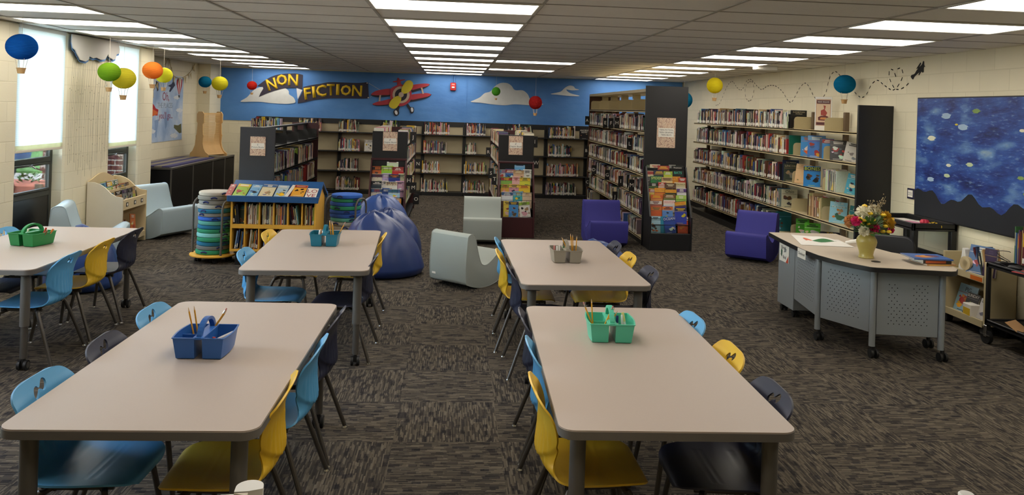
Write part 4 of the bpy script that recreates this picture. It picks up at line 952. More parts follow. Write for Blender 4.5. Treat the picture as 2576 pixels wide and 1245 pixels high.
p = aty(1465, 330, BY0); facing('library_book', 'black face out book about ancient Egypt on the mural wall shelves', 'book', Vector((p.x+.06, BY0+.06, 1.301)), 0, .1, .22, .20, .02, 'black', None, ['tan'], 'ANCIENT|EGYPT', 'white', tsize=.045)
facing('library_book', 'yellow face out book on the mural wall case behind the right bookcase', 'book', Vector((aty(1742, 390, 16.82).x, 16.82, .901)), 0, .1, .2, .34, .02, 'yellow', None, ['black'], None, 'black')
# --- long wall bookcase on the right
WX, WY0, WY1 = 4.68, 8.70, 15.02
t = tW = thing('long_bookcase', 'long beige steel bookcase along the right wall with black end panel', 'bookcase', (WX, WY0, 0)); L = WY1-WY0
WSH = (.255, .615, .995, 1.385, 1.747)
b = MB(); b.bx(-.05, XR-WX-.002, -.03, .0, 0, 2.07, .003); b.build('end_panel', M['black_lam'], t)
b = MB(); b.bx(.03, XR-WX-.01, .004, L, 0, .09); b.build('plinth', M['shelf_black'], t)
US = [.03+(L-.06)*k/7 for k in range(8)]
for y in US: b = MB(); b.bx(.27, .33, y-.025, y+.025, .09, 1.99, .003); b.build('upright', M['beige_post'], t)
for z in WSH:
    for k in range(7):
        ya, yb = US[k]+.002, US[k+1]-.002; b = MB(); b.bx(0, .27, ya, yb, z-.016, z, .001); b.bx(0, .012, ya, yb, z-.03, z+.003, .001); b.build('shelf', M['beige_metal'], t)
for z in WSH:
    for k in range(0, 3):
        bracket(t, .27, US[k]+(.02 if k else -.01), z+.001, .245, .17, M['beige_metal'], -1)
RG = dict(h=(.19, .275), d=(.15, .19), w=(.014, .036), lab=.95)
def rrow(r, pxa, pya, pxb, pyb, pal=DARK, **kw):
    z = WSH[r]; ya = atx(pxa, pya, WX).y; yb = atx(pxb, pyb, WX).y; q = dict(RG); q.update(kw)
    secs = [y for y in [WY0+u for u in US][::-1] if yb+.05 < y < ya-.05]; e = [ya]+secs+[yb]; i = 1
    for m in range(len(e)-1):
        i = row('%s shelf of the beige right wall bookcase' % (('bottom', 'second', 'third', 'fourth', 'top')[r]), (WX+.012, e[m]-.012, z+.001), (0, -1, 0), e[m]-e[m+1]-.03, pal=pal, start=i, **q)
rrow(4, 1751, 310, 1982, 325); rrow(3, 1750, 357, 1978, 388); rrow(2, 1743, 407, 1962, 440, DARK+['maroon', 'red', 'brown']); rrow(1, 1741, 454, 1960, 505); rrow(0, 1740, 501, 1945, 580)
def wface(label, px, py, r, w, h, rz, tilt, base, band, pic, title=None, tcol='white', dx=.06, th_=.018, roll=0, **kw):
    dx += .06; y = atx(px, py, WX+dx).y; return facing('library_book', label, 'book', Vector((WX+dx, y, WSH[r]+.001)), rz, tilt, w, h, th_, base, band, pic, title, tcol, 'face out books on the right wall shelves', roll, **kw)
def wend(label, px, py, r, w, h, base, pic, title=None, tcol='white', off=.03, **kw):
    y = atx(px, py, WX).y-off; return facing('library_book', label, 'book', Vector((WX+.03+w/2, y, WSH[r]+.001)), -.10, .02, w, h, .022, base, None, pic, title, tcol, 'face out books on the right wall shelves', **kw)
wend('black face out book ELIZABETHAN WORLD on the top right wall shelf', 1982, 325, 4, .22, .26, 'black', ['charcoal', 'black'], 'ELIZABETHAN|WORLD', 'cream', tsize=.026)
wend('tall dark teal book at the end of the fourth shelf row', 1978, 388, 3, .22, .27, '1b6a58', [], None, '1b6a58')
wend('dark blue face out book TO PERISH behind the Lincoln one', 1962, 440, 2, .23, .30, 'navy', ['charcoal'], 'TO PERISH', 'cream', tsize=.03)
wend('gray green face out book titled LINCOLN on the third shelf', 1962, 440, 2, .21, .25, '3a4540', ['tan', 'gray'], 'LINCOLN', 'cream', tsize=.042, off=.075)
wend('pale face out book with brown photograph titled Ohio on the second shelf', 1960, 505, 1, .22, .26, 'b9b59c', ['brown', 'charcoal'], 'Ohio', 'black', tsize=.06)
wend('teal and brown book standing at the end of the bottom shelf', 1945, 580, 0, .22, .28, '1f6a72', ['sky blue', 'brown'], None, 'teal')
wface('blue and orange picture book, first of the displayed ones on the fourth shelf', 2032, 390, 3, .19, .27, -.5, .08, '3a8fd0', None, ['orange', 'white'], None, 'orange')
wface('blue picture book with robot drawing and yellow note on the fourth shelf', 2053, 393, 3, .22, .29, -.5, .08, '3f77c0', 'sky blue', ['red', 'blue', 'yellow'], None, 'white', dx=.03)
wface('navy book beside the robot one on the fourth shelf', 2070, 394, 3, .1, .26, -.9, .03, 'navy', None, [], None, 'blue', dx=.08)
wface('red and blue picture book behind a bracket on the fourth shelf', 2082, 395, 3, .14, .26, -.5, .08, '2f80c4', 'red', ['lime', 'white'], None, 'white', dx=.05)
wface('black motor magazine with white lettering on the fourth shelf', 2108, 400, 3, .19, .25, -.4, .12, 'charcoal', None, ['gray', 'red', 'white'], None, 'white', dx=.06)
wface('pale silver book leaning at the end of the fourth shelf', 2137, 405, 3, .16, .24, -.4, .15, 'c9c6c0', None, ['white', 'gray'], None, 'black', dx=.06, roll=.2)
wface('peach coloured book leaning on the third shelf', 2017, 455, 2, .2, .27, -.5, .08, 'e0b98a', None, ['tan'], None, 'd0a070', dx=.06, roll=.1)
wface('blue and lime face out book titled BONES on the third shelf', 2042, 462, 2, .21, .27, -.45, .05, '2f86d0', 'navy', ['brown', 'brown', 'black'], 'BONES', 'c9d83a', dx=.02, tsize=.062)
wface('yellow and brown paperback leaning on the third shelf, near the end', 2110, 468, 2, .19, .26, -.5, .12, 'd9c06a', '7fae5a', ['brown', 'white'], None, 'white', dx=.05, roll=.22)
wface('aqua paperback leaning at the end of the third shelf', 2140, 478, 2, .15, .25, -.5, .12, '4fa9c4', None, ['white', 'navy'], None, 'white', dx=.06, roll=.18)
wface('white and red paperback leaning on the second shelf', 2075, 535, 1, .2, .28, -.5, .15, 'd8d0cc', 'b03a36', ['tan', 'pink'], None, 'white', dx=.06, roll=.25)
wface('sky blue face out book with landscape on the second shelf', 2107, 545, 1, .2, .26, -.45, .12, '8fc4d8', None, ['green', 'orange', 'tan'], 'YOUR|FATHER', 'white', dx=.03, tsize=.042, roll=.05)
wface('teal book at the very end of the second shelf', 2146, 555, 1, .14, .25, -.5, .15, '2f7f86', None, ['white'], None, 'white', dx=.06, roll=.15)
wface('green drawing book, left of two alike on the bottom shelf', 2018, 590, 0, .17, .27, -.45, .05, '4a9a2a', None, ['white', 'white'], None, 'black', dx=.05)
wface('green drawing book, right of two alike on the bottom shelf', 2043, 597, 0, .2, .26, -.45, .05, '56a52c', None, ['white', 'cream'], None, 'black', dx=.03)
wface('dark book lettered TO lying back on the bottom shelf', 2088, 605, 0, .24, .24, -.45, .6, '26262f', None, ['purple', 'red'], 'TO', 'yellow', dx=.05, tsize=.06)
row('gray row beside BONES, right wall', (WX+.05, atx(2058, 462, WX).y, WSH[2]+.001), (0, -1, 0), .36, h=(.24, .26), d=(.17, .19), w=(.006, .012), pal=['gray', 'white', 'gray'], lab=0, tail=0)
row('second shelf of the right wall case, row with brown edges', (WX+.05, atx(2022, 520, WX).y, WSH[1]+.001), (0, -1, 0), .40, h=(.25, .28), d=(.17, .19), w=(.014, .03), pal=['brown', 'cream', 'tan'], lab=0, tail=0)
t = thing('poster_stand', 'white framed dragon poster standing on the top right wall shelf', 'poster', (WX+.15, atx(2070, 315, WX+.15).y, WSH[4]+.001), -.62)
b = MB(); b.bx(-.105, .105, 0, .012, 0, .44, .002); b.build('stand', M['white_plastic'], t)
b = MB(); b.col = lin('c9a58a'); b.bx(-.092, .092, -.001, 0, .06, .41); b.col = lin('5a2a2e'); b.bx(-.085, .085, -.0015, -.001, .35, .395); b.bx(-.085, .085, -.0015, -.001, .07, .105)
b.col = lin('e0c4a4'); b.bx(-.082, .082, -.0016, -.001, .115, .34)
Fm = frame((0, -.0018, .22), (1, 0, 0), (0, 0, 1)); b.col = lin('a8453a'); b.prism([(-.03, -.02), (.03, -.03), (.05, .01), (.02, .05), (.03, .10), (.0, .11), (.01, .06), (-.03, .04)], 0, .0006, Fm)
b.col = lin('6a2c2c'); b.prism([(-.06, -.09), (.06, -.095), (.065, -.04), (.03, -.025), (-.03, -.03), (-.065, -.05)], 0, .0006, Fm); b.col = lin('d08a4a'); b.prism([(-.04, -.075), (.03, -.08), (.04, -.05), (-.03, -.05)], .0006, .001, Fm)
b.build('print', M['cover'], t)
b = MB(); b.text('READ RELEASE', .022, frame((0, -.0018, .372), (1, 0, 0), (0, 0, 1)), .0008); b.build('lettering', M['paper'], t)
# ------------------------------------------------------------------ magazine racks with magazines
def rack(label, xc, yb, w, mname, rows, z0, z1, depth, wire, black):
    """yb: plane of the end panel behind it; front foot stands depth nearer"""
    t = thing('magazine_rack', label, 'magazine rack', (xc, yb, 0), 0, 'floor magazine racks'); hw = w/2; yf = -depth
    prof = [(-.002, 0), (yf, 0), (yf, z0+.24), (yf+.035, z0+.245), (-.05, z1+.02), (-.002, z1+.02)]
    for sx in (-1, 1): b = MB(); b.prism(prof, sx*hw-sx*.02, sx*hw, frame((0, 0, 0), (0, 1, 0), (0, 0, 1))); b.build('side_panel', M[mname], t)
    b = MB(); b.bx(-hw+.02, hw-.02, yf+.005, yf+.025, 0, z0+.01, .002); b.build('kick_panel', M[mname], t)
    b = MB(); b.prism([(-.004, .05), (-.02, .05), (-.045, z1), (-.004, z1)], -hw+.02, hw-.02, frame((0, 0, 0), (0, 1, 0), (0, 0, 1))); b.build('back_board', M['shelf_black'], t)
    if not black: b = MB(); b.bx(-hw, hw, -.06, -.002, z1+.0, z1+.03, .003); b.build('top_cap', M[mname], t)
    n = len(rows); zs = [z0+.012]+[z0+.25+(z1-z0-.25)*(k)/(n-1) for k in range(n-1)]
    for k in range(n):
        f = k/(n-1); y = yf+.05+(depth-.13)*f; z = zs[k]
        b = MB(); b.bx(-hw+.021, hw-.021, y-.012, y+.05, z-.012-(.12 if k else 0), z-.004-(.12 if k else 0), .001)
        b.build('tier', M['shelf_black'], t)
        if wire and k:
            b = MB(); b.cyl((-hw+.021, y-.016, z+.004), (hw-.021, y-.016, z+.004), .003, 6)
            for q in range(7): x = -hw+.04+(w-.08)*q/6; b.cyl((x, y-.016, z-.05), (x, y-.016, z+.006), .002, 5)
            b.build('wire_rail', M['black_plastic'], t)
        if not wire and k == 0: b = MB(); b.bx(-hw+.021, hw-.021, y-.022, y-.019, z-.01, z+.10); b.build('clear_lip', M['glass'], t)
        for j, it in enumerate(rows[k]):
            px, wd, base, band, pic, title, tcol, lab = it; dz = -.005 if k == 0 else -.115
            facing('magazine', lab, 'magazine', Vector((xc-hw+.03+px*(w-.06), yb+y+.034-.012*(j % 3), z+dz)), 0, .13, wd, .232 if k == 0 else .235+.012*(j % 2), .004, base, band, pic, title, tcol, 'magazines on the racks', roll=(-.12 if 'tilted' in lab else 0), **({'tsize': .05} if title and len(title) < 8 else {}))
    return t
def R(*rows): return rows
BLK = [
 [(.14, .15, 'a9cfdc', None, ['navy', 'orange', 'brown'], None, 'navy', 'pale blue pirate magazine at the bottom left of the black rack'), (.40, .14, '2a8aa8', None, ['teal'], None, 'teal', 'teal magazine partly covered in the bottom row of the black rack'), (.53, .16, '2c4a9a', None, ['black', 'white'], 'OCEAN', 'white', 'blue tilted ocean magazine with a diver in the bottom row'), (.86, .15, 'c24a26', 'white', ['brown', 'orange'], 'MEGA', '8a4a2a', 'red orange magazine lettered MEGA at the bottom right')],
 [(.17, .16, 'c85a2a', 'orange', ['green', 'brown'], None, 'green', 'magazine with orange border and green picture in the eighth row'), (.46, .15, '5a86c4', 'orange', ['yellow', 'navy'], None, 'navy', 'blue magazine with yellow beak picture in the eighth row'), (.80, .17, '2f3fa0', 'navy', ['yellow'], None, 'yellow', 'royal blue magazine with yellow banner in the eighth row')],
 [(.17, .17, 'a85a4a', 'cfc8bf', ['charcoal', 'gray'], None, 'maroon', 'brown mountain magazine in the seventh row of the black rack'), (.52, .17, 'd8d0c8', 'e4c4bc', ['white'], 'SKELETON', 'c9706a', 'white magazine lettered SKELETON in pink'), (.85, .16, '4a2f52', 'e0a028', ['yellow'], 'WILD WEST', 'b02a26', 'purple tilted magazine with yellow WILD WEST banner')],
 [(.20, .17, 'd08a4a', 'cf5a2a', ['red', 'tan'], None, 'yellow', 'orange desert magazine in the sixth row of the black rack'), (.54, .17, '5a6a32', '7a4a2a', ['tan', 'brown'], None, 'cream', 'olive green magazine in the sixth row of the black rack'), (.84, .15, '8fb84a', 'a8c85a', ['green'], None, 'white', 'lime green magazine in the sixth row of the black rack')],
 [(.10, .13, 'd8b84a', 'red', ['white'], None, 'white', 'yellow and red magazine at the left of the fifth row'), (.30, .16, 'd0762a', 'e0a028', ['black'], 'WILD WEST', 'red', 'orange magazine with WILD WEST lettering, left one in the fifth row'), (.58, .16, '2a2220', 'e0a028', ['black'], 'WILD WEST', 'b02a26', 'black magazine with yellow WILD WEST banner in the fifth row'), (.88, .14, 'd8d4d8', '5a3a7a', ['brown', 'white'], None, 'white', 'white magazine with purple band in the fifth row')],
 [(.15, .15, '2f4a2a', 'black', ['lime'], None, 'white', 'dark green magazine in the fourth row of the black rack'), (.37, .12, 'c8a898', 'b03a2a', ['cream'], None, 'white', 'white and red magazine in the fourth row of the black rack'), (.58, .16, '4a2a1c', 'brown', ['tan'], None, 'cream', 'dark brown magazine in the fourth row of the black rack'), (.85, .16, 'd8ccb0', 'c9b98a', ['gray'], 'ASTRONAUT', 'black', 'cream magazine lettered ASTRONAUT in the fourth row')],
 [(.06, .1, '3a3a3a', None, ['white'], None, 'gray', 'gray magazine at the left end of the third row of the black rack'), (.22, .17, '1f7a3a', 'green', ['green'], 'SPIDER', 'c8d86a', 'green magazine lettered SPIDER in the third row'), (.50, .16, 'd8b87a', 'tan', ['cream', 'brown'], None, 'brown', 'sandy desert magazine in the third row of the black rack'), (.74, .14, 'cf8a2a', 'e0a028', ['red'], 'WILD', 'red', 'orange yellow magazine lettered WILD in the third row'), (.92, .11, 'c8402a', 'red', ['green', 'white'], None, 'white', 'red magazine with green emblem in the third row')],
 [(.12, .13, 'd8c4a4', 'red', ['cream'], None, 'red', 'cream and red magazine in the second row of the black rack'), (.31, .16, '1f2440', 'navy', ['yellow'], None, 'yellow', 'navy magazine with yellow lettering in the second row'), (.54, .13, 'a8b83a', 'lime', ['yellow'], None, 'white', 'lime yellow magazine in the second row of the black rack'), (.82, .17, '15201c', 'black', ['black'], 'BATS', '3fc0a0', 'black magazine lettered BATS in aqua')],
 [(.08, .1, '4a5a3a', None, ['brown'], None, 'gray', 'olive magazine at the left end of the top row of the black rack'), (.21, .15, 'd8c4b0', 'cream', ['red', 'red'], None, 'red', 'white magazine with red sketches in the top row of the black rack'), (.43, .17, '5a1a14', 'red', ['orange'], None, 'yellow', 'dark red magazine with yellow lettering in the top row'), (.68, .1, '8a8a80', None, ['gray'], None, 'gray', 'gray magazine in the top row of the black rack'), (.82, .17, '1f2a1c', 'black', ['green'], 'Fragment', 'white', 'black green magazine at the right end of the top row')]]
rack('black magazine rack in front of the tall black end panel', 3.055, TY0, .60, 'black_lam', BLK, .225, 1.12, .40, False, True)
MR = [
 [(.10, .14, '4a2a1c', None, ['brown'], None, 'brown', 'dark brown magazine at the left of the bottom row, right red rack'), (.24, .13, 'd8c04a', None, ['red', 'cream'], None, 'brown', 'yellow magazine in the bottom row of the right red rack'), (.42, .14, '3f86c4', 'navy', ['sky blue', 'brown'], None, 'yellow', 'blue house magazine in the bottom row of the right red rack'), (.62, .13, 'd8c8a4', None, ['brown', 'tan'], None, 'red', 'cream magazine in the bottom row of the right red rack'), (.80, .16, 'd8d4cc', 'lime', ['black', 'pink', 'tan'], None, 'charcoal', 'white tilted magazine with people in the bottom row')],
 [(.22, .17, 'd8dce0', 'blue', ['red'], None, 'white', 'white magazine with blue band and red crab, fifth row'), (.56, .15, '3fa0a8', 'sky blue', ['yellow', 'green'], None, 'yellow', 'aqua and yellow magazine in the fifth row of the right red rack'), (.84, .14, 'c8b094', None, ['black', 'brown'], None, 'tan', 'tan magazine with two dark heads in the fifth row')],
 [(.16, .14, 'd0a040', 'lime', ['orange', 'pink'], None, 'red', 'yellow orange magazine in the fourth row of the right red rack'), (.44, .15, 'c88a9a', 'd8b84a', ['purple', 'pink'], None, 'purple', 'pink and purple magazine in the fourth row of the right red rack'), (.76, .17, 'd8b830', 'yellow', ['red', 'orange'], None, 'red', 'bright yellow magazine in the fourth row of the right red rack')],
 [(.20, .17, '7fae4a', 'red', ['teal', 'green'], None, 'yellow', 'green magazine with red band in the third row of the right red rack'), (.50, .12, 'd8a8a4', None, ['red', 'white'], None, 'red', 'pink magazine in the third row of the right red rack'), (.78, .16, 'c8c83a', 'yellow', ['green', 'teal'], None, 'green', 'yellow and green magazine in the third row of the right red rack')],
 [(.12, .14, 'b8b4b8', 'sky blue', ['red'], None, 'red', 'pale magazine at the left of the second row, right red rack'), (.32, .15, '2a5a9a', 'red', ['white', 'black'], None, 'white', 'blue magazine with red band and white mask shape, second row'), (.58, .16, 'c8a484', 'tan', ['brown'], None, 'cream', 'tan magazine in the second row of the right red rack'), (.86, .13, 'd8d8d0', None, ['gray'], None, 'black', 'white magazine at the right of the second row, right red rack')],
 [(.20, .17, '1c1a18', 'black', ['brown', 'black'], None, 'yellow', 'black magazine with yellow lettering at the top of the right red rack'), (.44, .1, 'a89aa8', None, ['pink'], None, 'white', 'lilac magazine in the top row of the right red rack'), (.62, .16, '5fa0d0', 'sky blue', ['white', 'navy'], None, 'navy', 'sky blue magazine in the top row of the right red rack'), (.87, .12, 'c8ccd4', None, ['sky blue'], None, 'blue', 'pale blue magazine at the right of the top row')]]
rack('dark red wooden magazine rack at the right chapter book case', .965, RY0, .54, 'mahogany', MR, .29, 1.07, .40, True, False)
ML = [
 [(.15, .14, '5a3a2a', None, ['tan'], None, 'cream', 'brown magazine in the bottom row of the left red rack'), (.5, .16, 'c8c0b0', 'blue', ['red'], None, 'blue', 'cream magazine in the bottom row of the left red rack'), (.85, .1, 'd08a3a', None, ['orange'], None, 'white', 'orange magazine in the bottom row of the left red rack')],
 [(.18, .17, 'd8d0c0', 'blue', ['brown', 'tan'], None, 'red', 'white magazine with blue band and pastries, fifth row of left red rack'), (.46, .11, '2a4a8a', None, ['navy'], None, 'white', 'dark blue magazine in the fifth row of the left red rack'), (.72, .17, '9fc4d8', 'blue', ['yellow', 'white'], None, 'teal', 'pale blue magazine in the fifth row of the left red rack')],
 [(.17, .17, '2a3a44', 'charcoal', ['gray', 'white'], None, 'white', 'dark slate magazine in the fourth row of the left red rack'), (.42, .1, 'd0c8c0', None, ['gray'], None, 'black', 'pale gray magazine in the fourth row of the left red rack'), (.62, .17, 'd8d4c8', 'cream', ['tan'], 'BRAIN', 'maroon', 'cream magazine lettered BRAIN in the fourth row of the left red rack'), (.88, .13, 'd0a0b8', None, ['white'], None, 'purple', 'pink magazine in the fourth row of the left red rack')],
 [(.18, .18, 'd8ccb8', 'purple', ['cream'], None, 'maroon', 'cream magazine with purple band in the third row of the left red rack'), (.46, .13, 'b0a0c8', None, ['pink', 'lilac'], None, 'white', 'lilac magazine in the third row of the left red rack'), (.70, .17, '1f2f86', 'navy', ['blue', 'orange'], None, 'orange', 'navy magazine in the third row of the left red rack'), (.92, .09, 'c8c4a0', None, ['green'], None, 'green', 'pale magazine at the right of the third row, left red rack')],
 [(.16, .16, 'c8622a', 'black', ['brown', 'orange'], None, 'orange', 'orange and black magazine in the second row of the left red rack'), (.46, .17, '8fc43a', 'lime', ['yellow', 'lime'], None, 'white', 'lime green magazine in the second row of the left red rack'), (.80, .17, 'b8282a', 'red', ['white', 'green'], None, 'white', 'red magazine in the second row of the left red rack')],
 [(.18, .17, 'c8ccd8', 'blue', ['red', 'white'], None, 'white', 'blue and white magazine at the top of the left red rack'), (.40, .08, '2a5ab0', None, ['blue'], None, 'white', 'narrow blue magazine edge in the top row of the left red rack'), (.62, .17, 'c8d8c0', 'e0e4dc', ['lime', 'white'], None, 'maroon', 'pale green magazine in the top row of the left red rack'), (.88, .13, 'd0ccc4', None, ['gray'], None, 'black', 'white magazine at the right of the top row, left red rack')]]
rack('dark red wooden magazine rack behind the beanbags', -.945, LY0, .53, 'mahogany', ML, .29, 1.07, .34, True, False)
# ------------------------------------------------------------------ mural wall
YM = YB-.006
def mp(px, py): p = aty(px, py, YM); return (p.x, p.z)
def mpoly(pts, s, ox, oy): return [mp(ox+x/s, oy+y/s) for x, y in pts]
FB = lambda d: frame((0, YM-d, 0), (1, 0, 0), (0, 0, 1))       # u = X, v = Z, w towards the room
t = thing('sky_mural', 'long blue paper sky backdrop above the black wall bookcases', 'mural', (0, YM, 0))
xs = [-5.08+10.1*i/120 for i in range(121)]
b = MB(); b.grid(lambda u, v: (-5.0+10.03*u, -.002-.004*math.sin(u*61+v*5)*math.sin(v*3.1)-.003*math.sin(u*23-v*9), 1.47+.03*u+(2.612-1.50)*v), 160, 24); b.build('paper', M['mural'], t)
mm('cloud_paint', 'c9cbc9', .8, var=.10, scale=9)
CL = [[(375, 372), (420, 345), (440, 330), (480, 285), (510, 262), (560, 245), (640, 250), (700, 255), (770, 255), (805, 280), (810, 310), (850, 340), (865, 380), (830, 392), (760, 395), (640, 388), (560, 378), (470, 376), (400, 378)]]
b = MB(); b.prism([(x, z) for x, z in smooth(mpoly(CL[0], 3.557, 500, 150), 4)], .010, .012, frame((0, 0, 0), (1, 0, 0), (0, 0, 1))); b.build('painted_cloud', M['cloud_paint'], t)
for P in ([(655, 378), (690, 360), (740, 335), (780, 300), (830, 285), (870, 240), (920, 210), (980, 210), (1020, 235), (1050, 272), (1120, 275), (1165, 310), (1185, 350), (1230, 375), (1305, 400), (1200, 408), (1050, 400), (960, 408), (850, 400), (740, 385)],
          [(1370, 308), (1410, 298), (1460, 285), (1500, 250), (1540, 232), (1575, 240), (1590, 258), (1625, 270), (1560, 275), (1510, 268), (1545, 300), (1630, 325), (1540, 325), (1440, 315)]):
    b = MB(); b.prism(smooth(mpoly(P, 3.557, 1000, 150), 4), .010, .012, frame((0, 0, 0), (1, 0, 0), (0, 0, 1))); b.build('painted_cloud', M['cloud_paint'], t)
sx_ = mp(1172, 300)[0]; b = MB(); b.bx(sx_-.004, sx_+.004, -.014, -.009, 1.49, 2.61); b.build('paper_seam', M['mural'], t)
# banner
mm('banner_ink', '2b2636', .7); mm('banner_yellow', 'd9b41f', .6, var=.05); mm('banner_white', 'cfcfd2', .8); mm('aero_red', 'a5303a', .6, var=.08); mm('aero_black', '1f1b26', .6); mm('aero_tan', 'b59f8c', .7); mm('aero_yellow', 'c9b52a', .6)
t = thing('paper_banner', 'dark paper banner with yellow letters NON FICTION on the blue mural', 'banner', (0, YM-.014, 0))
s, ox, oy = 7.155, 600, 160
top1 = [(345, 400), (480, 300), (620, 225), (760, 190), (930, 178), (1060, 180), (1160, 203)]; bot1 = [(1150, 470), (1060, 440), (900, 435), (760, 460), (560, 520), (370, 600)]
poly = smooth(top1, 4, False)+smooth(bot1, 4, False)+[(400, 530), (450, 450), (440, 415)]
F0 = frame((0, 0, 0), (1, 0, 0), (0, 0, 1))
b = MB(); b.prism(mpoly(poly, s, ox, oy), .0, .004, F0); b.build('ribbon', M['banner_ink'], t)
top2 = [(1170, 420), (1300, 390), (1460, 365), (1640, 335), (1900, 340), (2150, 348), (2330, 333)]; bot2 = [(2350, 625), (2200, 630), (1950, 625), (1650, 625), (1400, 650), (1200, 690), (1070, 712)]
poly = smooth(top2, 4, False)+smooth(bot2, 4, False)+[(1075, 650), (1140, 540), (1165, 480)]
b = MB(); b.prism(mpoly(poly, s, ox, oy), .0, .004, F0); b.build('ribbon', M['banner_ink'], t)
b = MB(); b.prism(mpoly([(1045, 440), (1150, 475), (1110, 560), (1070, 640), (1060, 600)], s, ox, oy), -.002, .001, F0); b.build('ribbon_fold', M['banner_white'], t)
def blet(ch, cx, cy_, hpx, wpx, ang):
    x, z = mp(ox+cx/s, oy+cy_/s); vs, fs = text_geo(ch); ww = max(v[0] for v in vs)-min(v[0] for v in vs); hh = max(v[1] for v in vs)-min(v[1] for v in vs); k = 17.1/F_PX/s
    Fm = frame((x, -.004, z), (1, 0, 0), (0, 0, 1)) @ rotz(ang)
    for grow, d, m in ((1.0, 0, 'banner_yellow'),):
        b = MB(); b.add([Fm @ Vector((v[0]*wpx*k*grow/ww, (v[1]-(max(q[1] for q in vs)+min(q[1] for q in vs))/2)*hpx*k*grow/hh, d+(v[2]+.5)*.006)) for v in vs], fs); 
        o = b.build('letter_'+ch.lower(), M[m], t); md = o.modifiers.new('b', 'SOLIDIFY'); md.thickness = .012; md.offset = 1; bake(o)
for ch, cx, cy_, h, w_, a in (('N', 600, 370, 185, 150, .30), ('O', 783, 295, 175, 165, .1), ('N', 988, 295, 188, 160, 0.0), ('F', 1240, 540, 190, 105, .14), ('I', 1360, 512, 185, 40, .13), ('C', 1495, 488, 190, 165, .05), ('T', 1665, 470, 188, 125, .03), ('I', 1790, 468, 180, 42, 0), ('O', 1937, 480, 165, 165, -.0), ('N', 2137, 488, 180, 160, -.03)): blet(ch, cx, cy_, h, w_, a)
b = MB()
for q in ((2317, 350), (2337, 613)): x, z = mp(ox+q[0]/s, oy+q[1]/s); b.cyl((x, -.008, z), (x, -.003, z), .012, 10)
b.build('grommet', M['chrome'], t)
b = MB(); a_, c_ = mp(927, 209), mp(956, 226); b.tube([(a_[0], -.006, a_[1]), (c_[0], -.02, c_[1])], .003, 5); a_, c_ = mp(929, 246), mp(936, 241); b.tube([(a_[0], -.006, a_[1]), (c_[0], -.02, c_[1])], .003, 5); b.build('tow_string', M['string'], t)
# cut-out biplane
t = thing('paper_biplane', 'red cut-out biplane with yellow propeller on the blue mural', 'wall decoration', (0, YM-.014, 0)); s, ox, oy = 8.892, 900, 170
def pl(nm, pts, w0, w1, m, sm=0): b = MB(); q = smooth(pts, sm) if sm else pts; b.prism(mpoly(q, s, ox, oy), w0, w1, F0); return b.build(nm, M[m], t)
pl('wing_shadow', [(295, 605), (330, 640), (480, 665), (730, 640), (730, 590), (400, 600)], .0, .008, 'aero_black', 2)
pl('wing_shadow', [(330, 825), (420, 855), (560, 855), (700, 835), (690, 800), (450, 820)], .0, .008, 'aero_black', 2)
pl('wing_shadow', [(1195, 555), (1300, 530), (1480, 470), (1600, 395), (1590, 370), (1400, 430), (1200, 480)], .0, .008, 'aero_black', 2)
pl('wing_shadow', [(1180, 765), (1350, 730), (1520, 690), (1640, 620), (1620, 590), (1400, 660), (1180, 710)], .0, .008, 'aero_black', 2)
pl('wing', [(300, 600), (380, 535), (500, 500), (740, 475), (740, 600), (560, 615), (400, 620)], .004, .014, 'aero_red', 3)
pl('wing', [(330, 815), (440, 765), (560, 740), (740, 705), (740, 810), (560, 835), (420, 840)], .004, .014, 'aero_red', 3)
pl('wing', [(1200, 400), (1380, 365), (1540, 358), (1600, 375), (1560, 415), (1380, 460), (1200, 500)], .004, .014, 'aero_red', 3)
pl('wing', [(1190, 610), (1400, 580), (1550, 570), (1640, 605), (1560, 650), (1380, 690), (1190, 720)], .004, .014, 'aero_red', 3)
pl('tail', [(780, 325), (800, 305), (880, 290), (885, 240), (905, 225), (930, 240), (940, 270), (1050, 262), (1060, 280), (960, 305), (970, 360), (1010, 400), (880, 420), (885, 330), (800, 330)], .004, .014, 'aero_red', 0)
pl('fuselage', [(740, 480), (820, 420), (900, 395), (1030, 385), (1140, 440), (1195, 520), (1210, 620), (1190, 720), (1110, 810), (1000, 860), (900, 855), (800, 800), (735, 700), (730, 590)], .014, .03, 'aero_red', 3)
def disc(nm, cx, cy_, r, w0, w1, m, ry=1.0): pl(nm, [(cx+r*math.cos(a*PI/14), cy_+r*ry*math.sin(a*PI/14)) for a in range(28)], w0, w1, m)
disc('cowling_ring', 972, 608, 190, .03, .036, 'aero_tan'); disc('engine_disc', 970, 610, 136, .036, .040, 'aero_black')
pl('strut', [(490, 615), (525, 615), (505, 755), (468, 752)], .014, .022, 'aero_tan'); pl('strut', [(1412, 455), (1445, 448), (1482, 582), (1450, 590)], .014, .022, 'aero_tan')
pl('landing_gear', [(910, 850), (940, 855), (920, 960), (930, 1020), (900, 1070), (840, 1080), (805, 1030), (805, 960), (850, 930)], .004, .02, 'aero_black', 2)
pl('landing_gear', [(1090, 850), (1130, 810), (1180, 880), (1240, 885), (1260, 940), (1245, 1010), (1190, 1020), (1160, 950)], .004, .02, 'aero_black', 2)
pl('wheel', [(835, 965), (870, 960), (895, 1010), (885, 1050), (850, 1045), (830, 1000)], .02, .026, 'banner_white', 2); pl('wheel', [(1195, 900), (1225, 895), (1245, 940), (1235, 985), (1205, 990), (1190, 940)], .02, .026, 'banner_white', 2)
pl('propeller_blade', [(985, 560), (985, 470), (1040, 360), (1110, 295), (1180, 290), (1235, 340), (1235, 420), (1190, 510), (1110, 570), (1030, 585)], .044, .054, 'aero_yellow', 3)
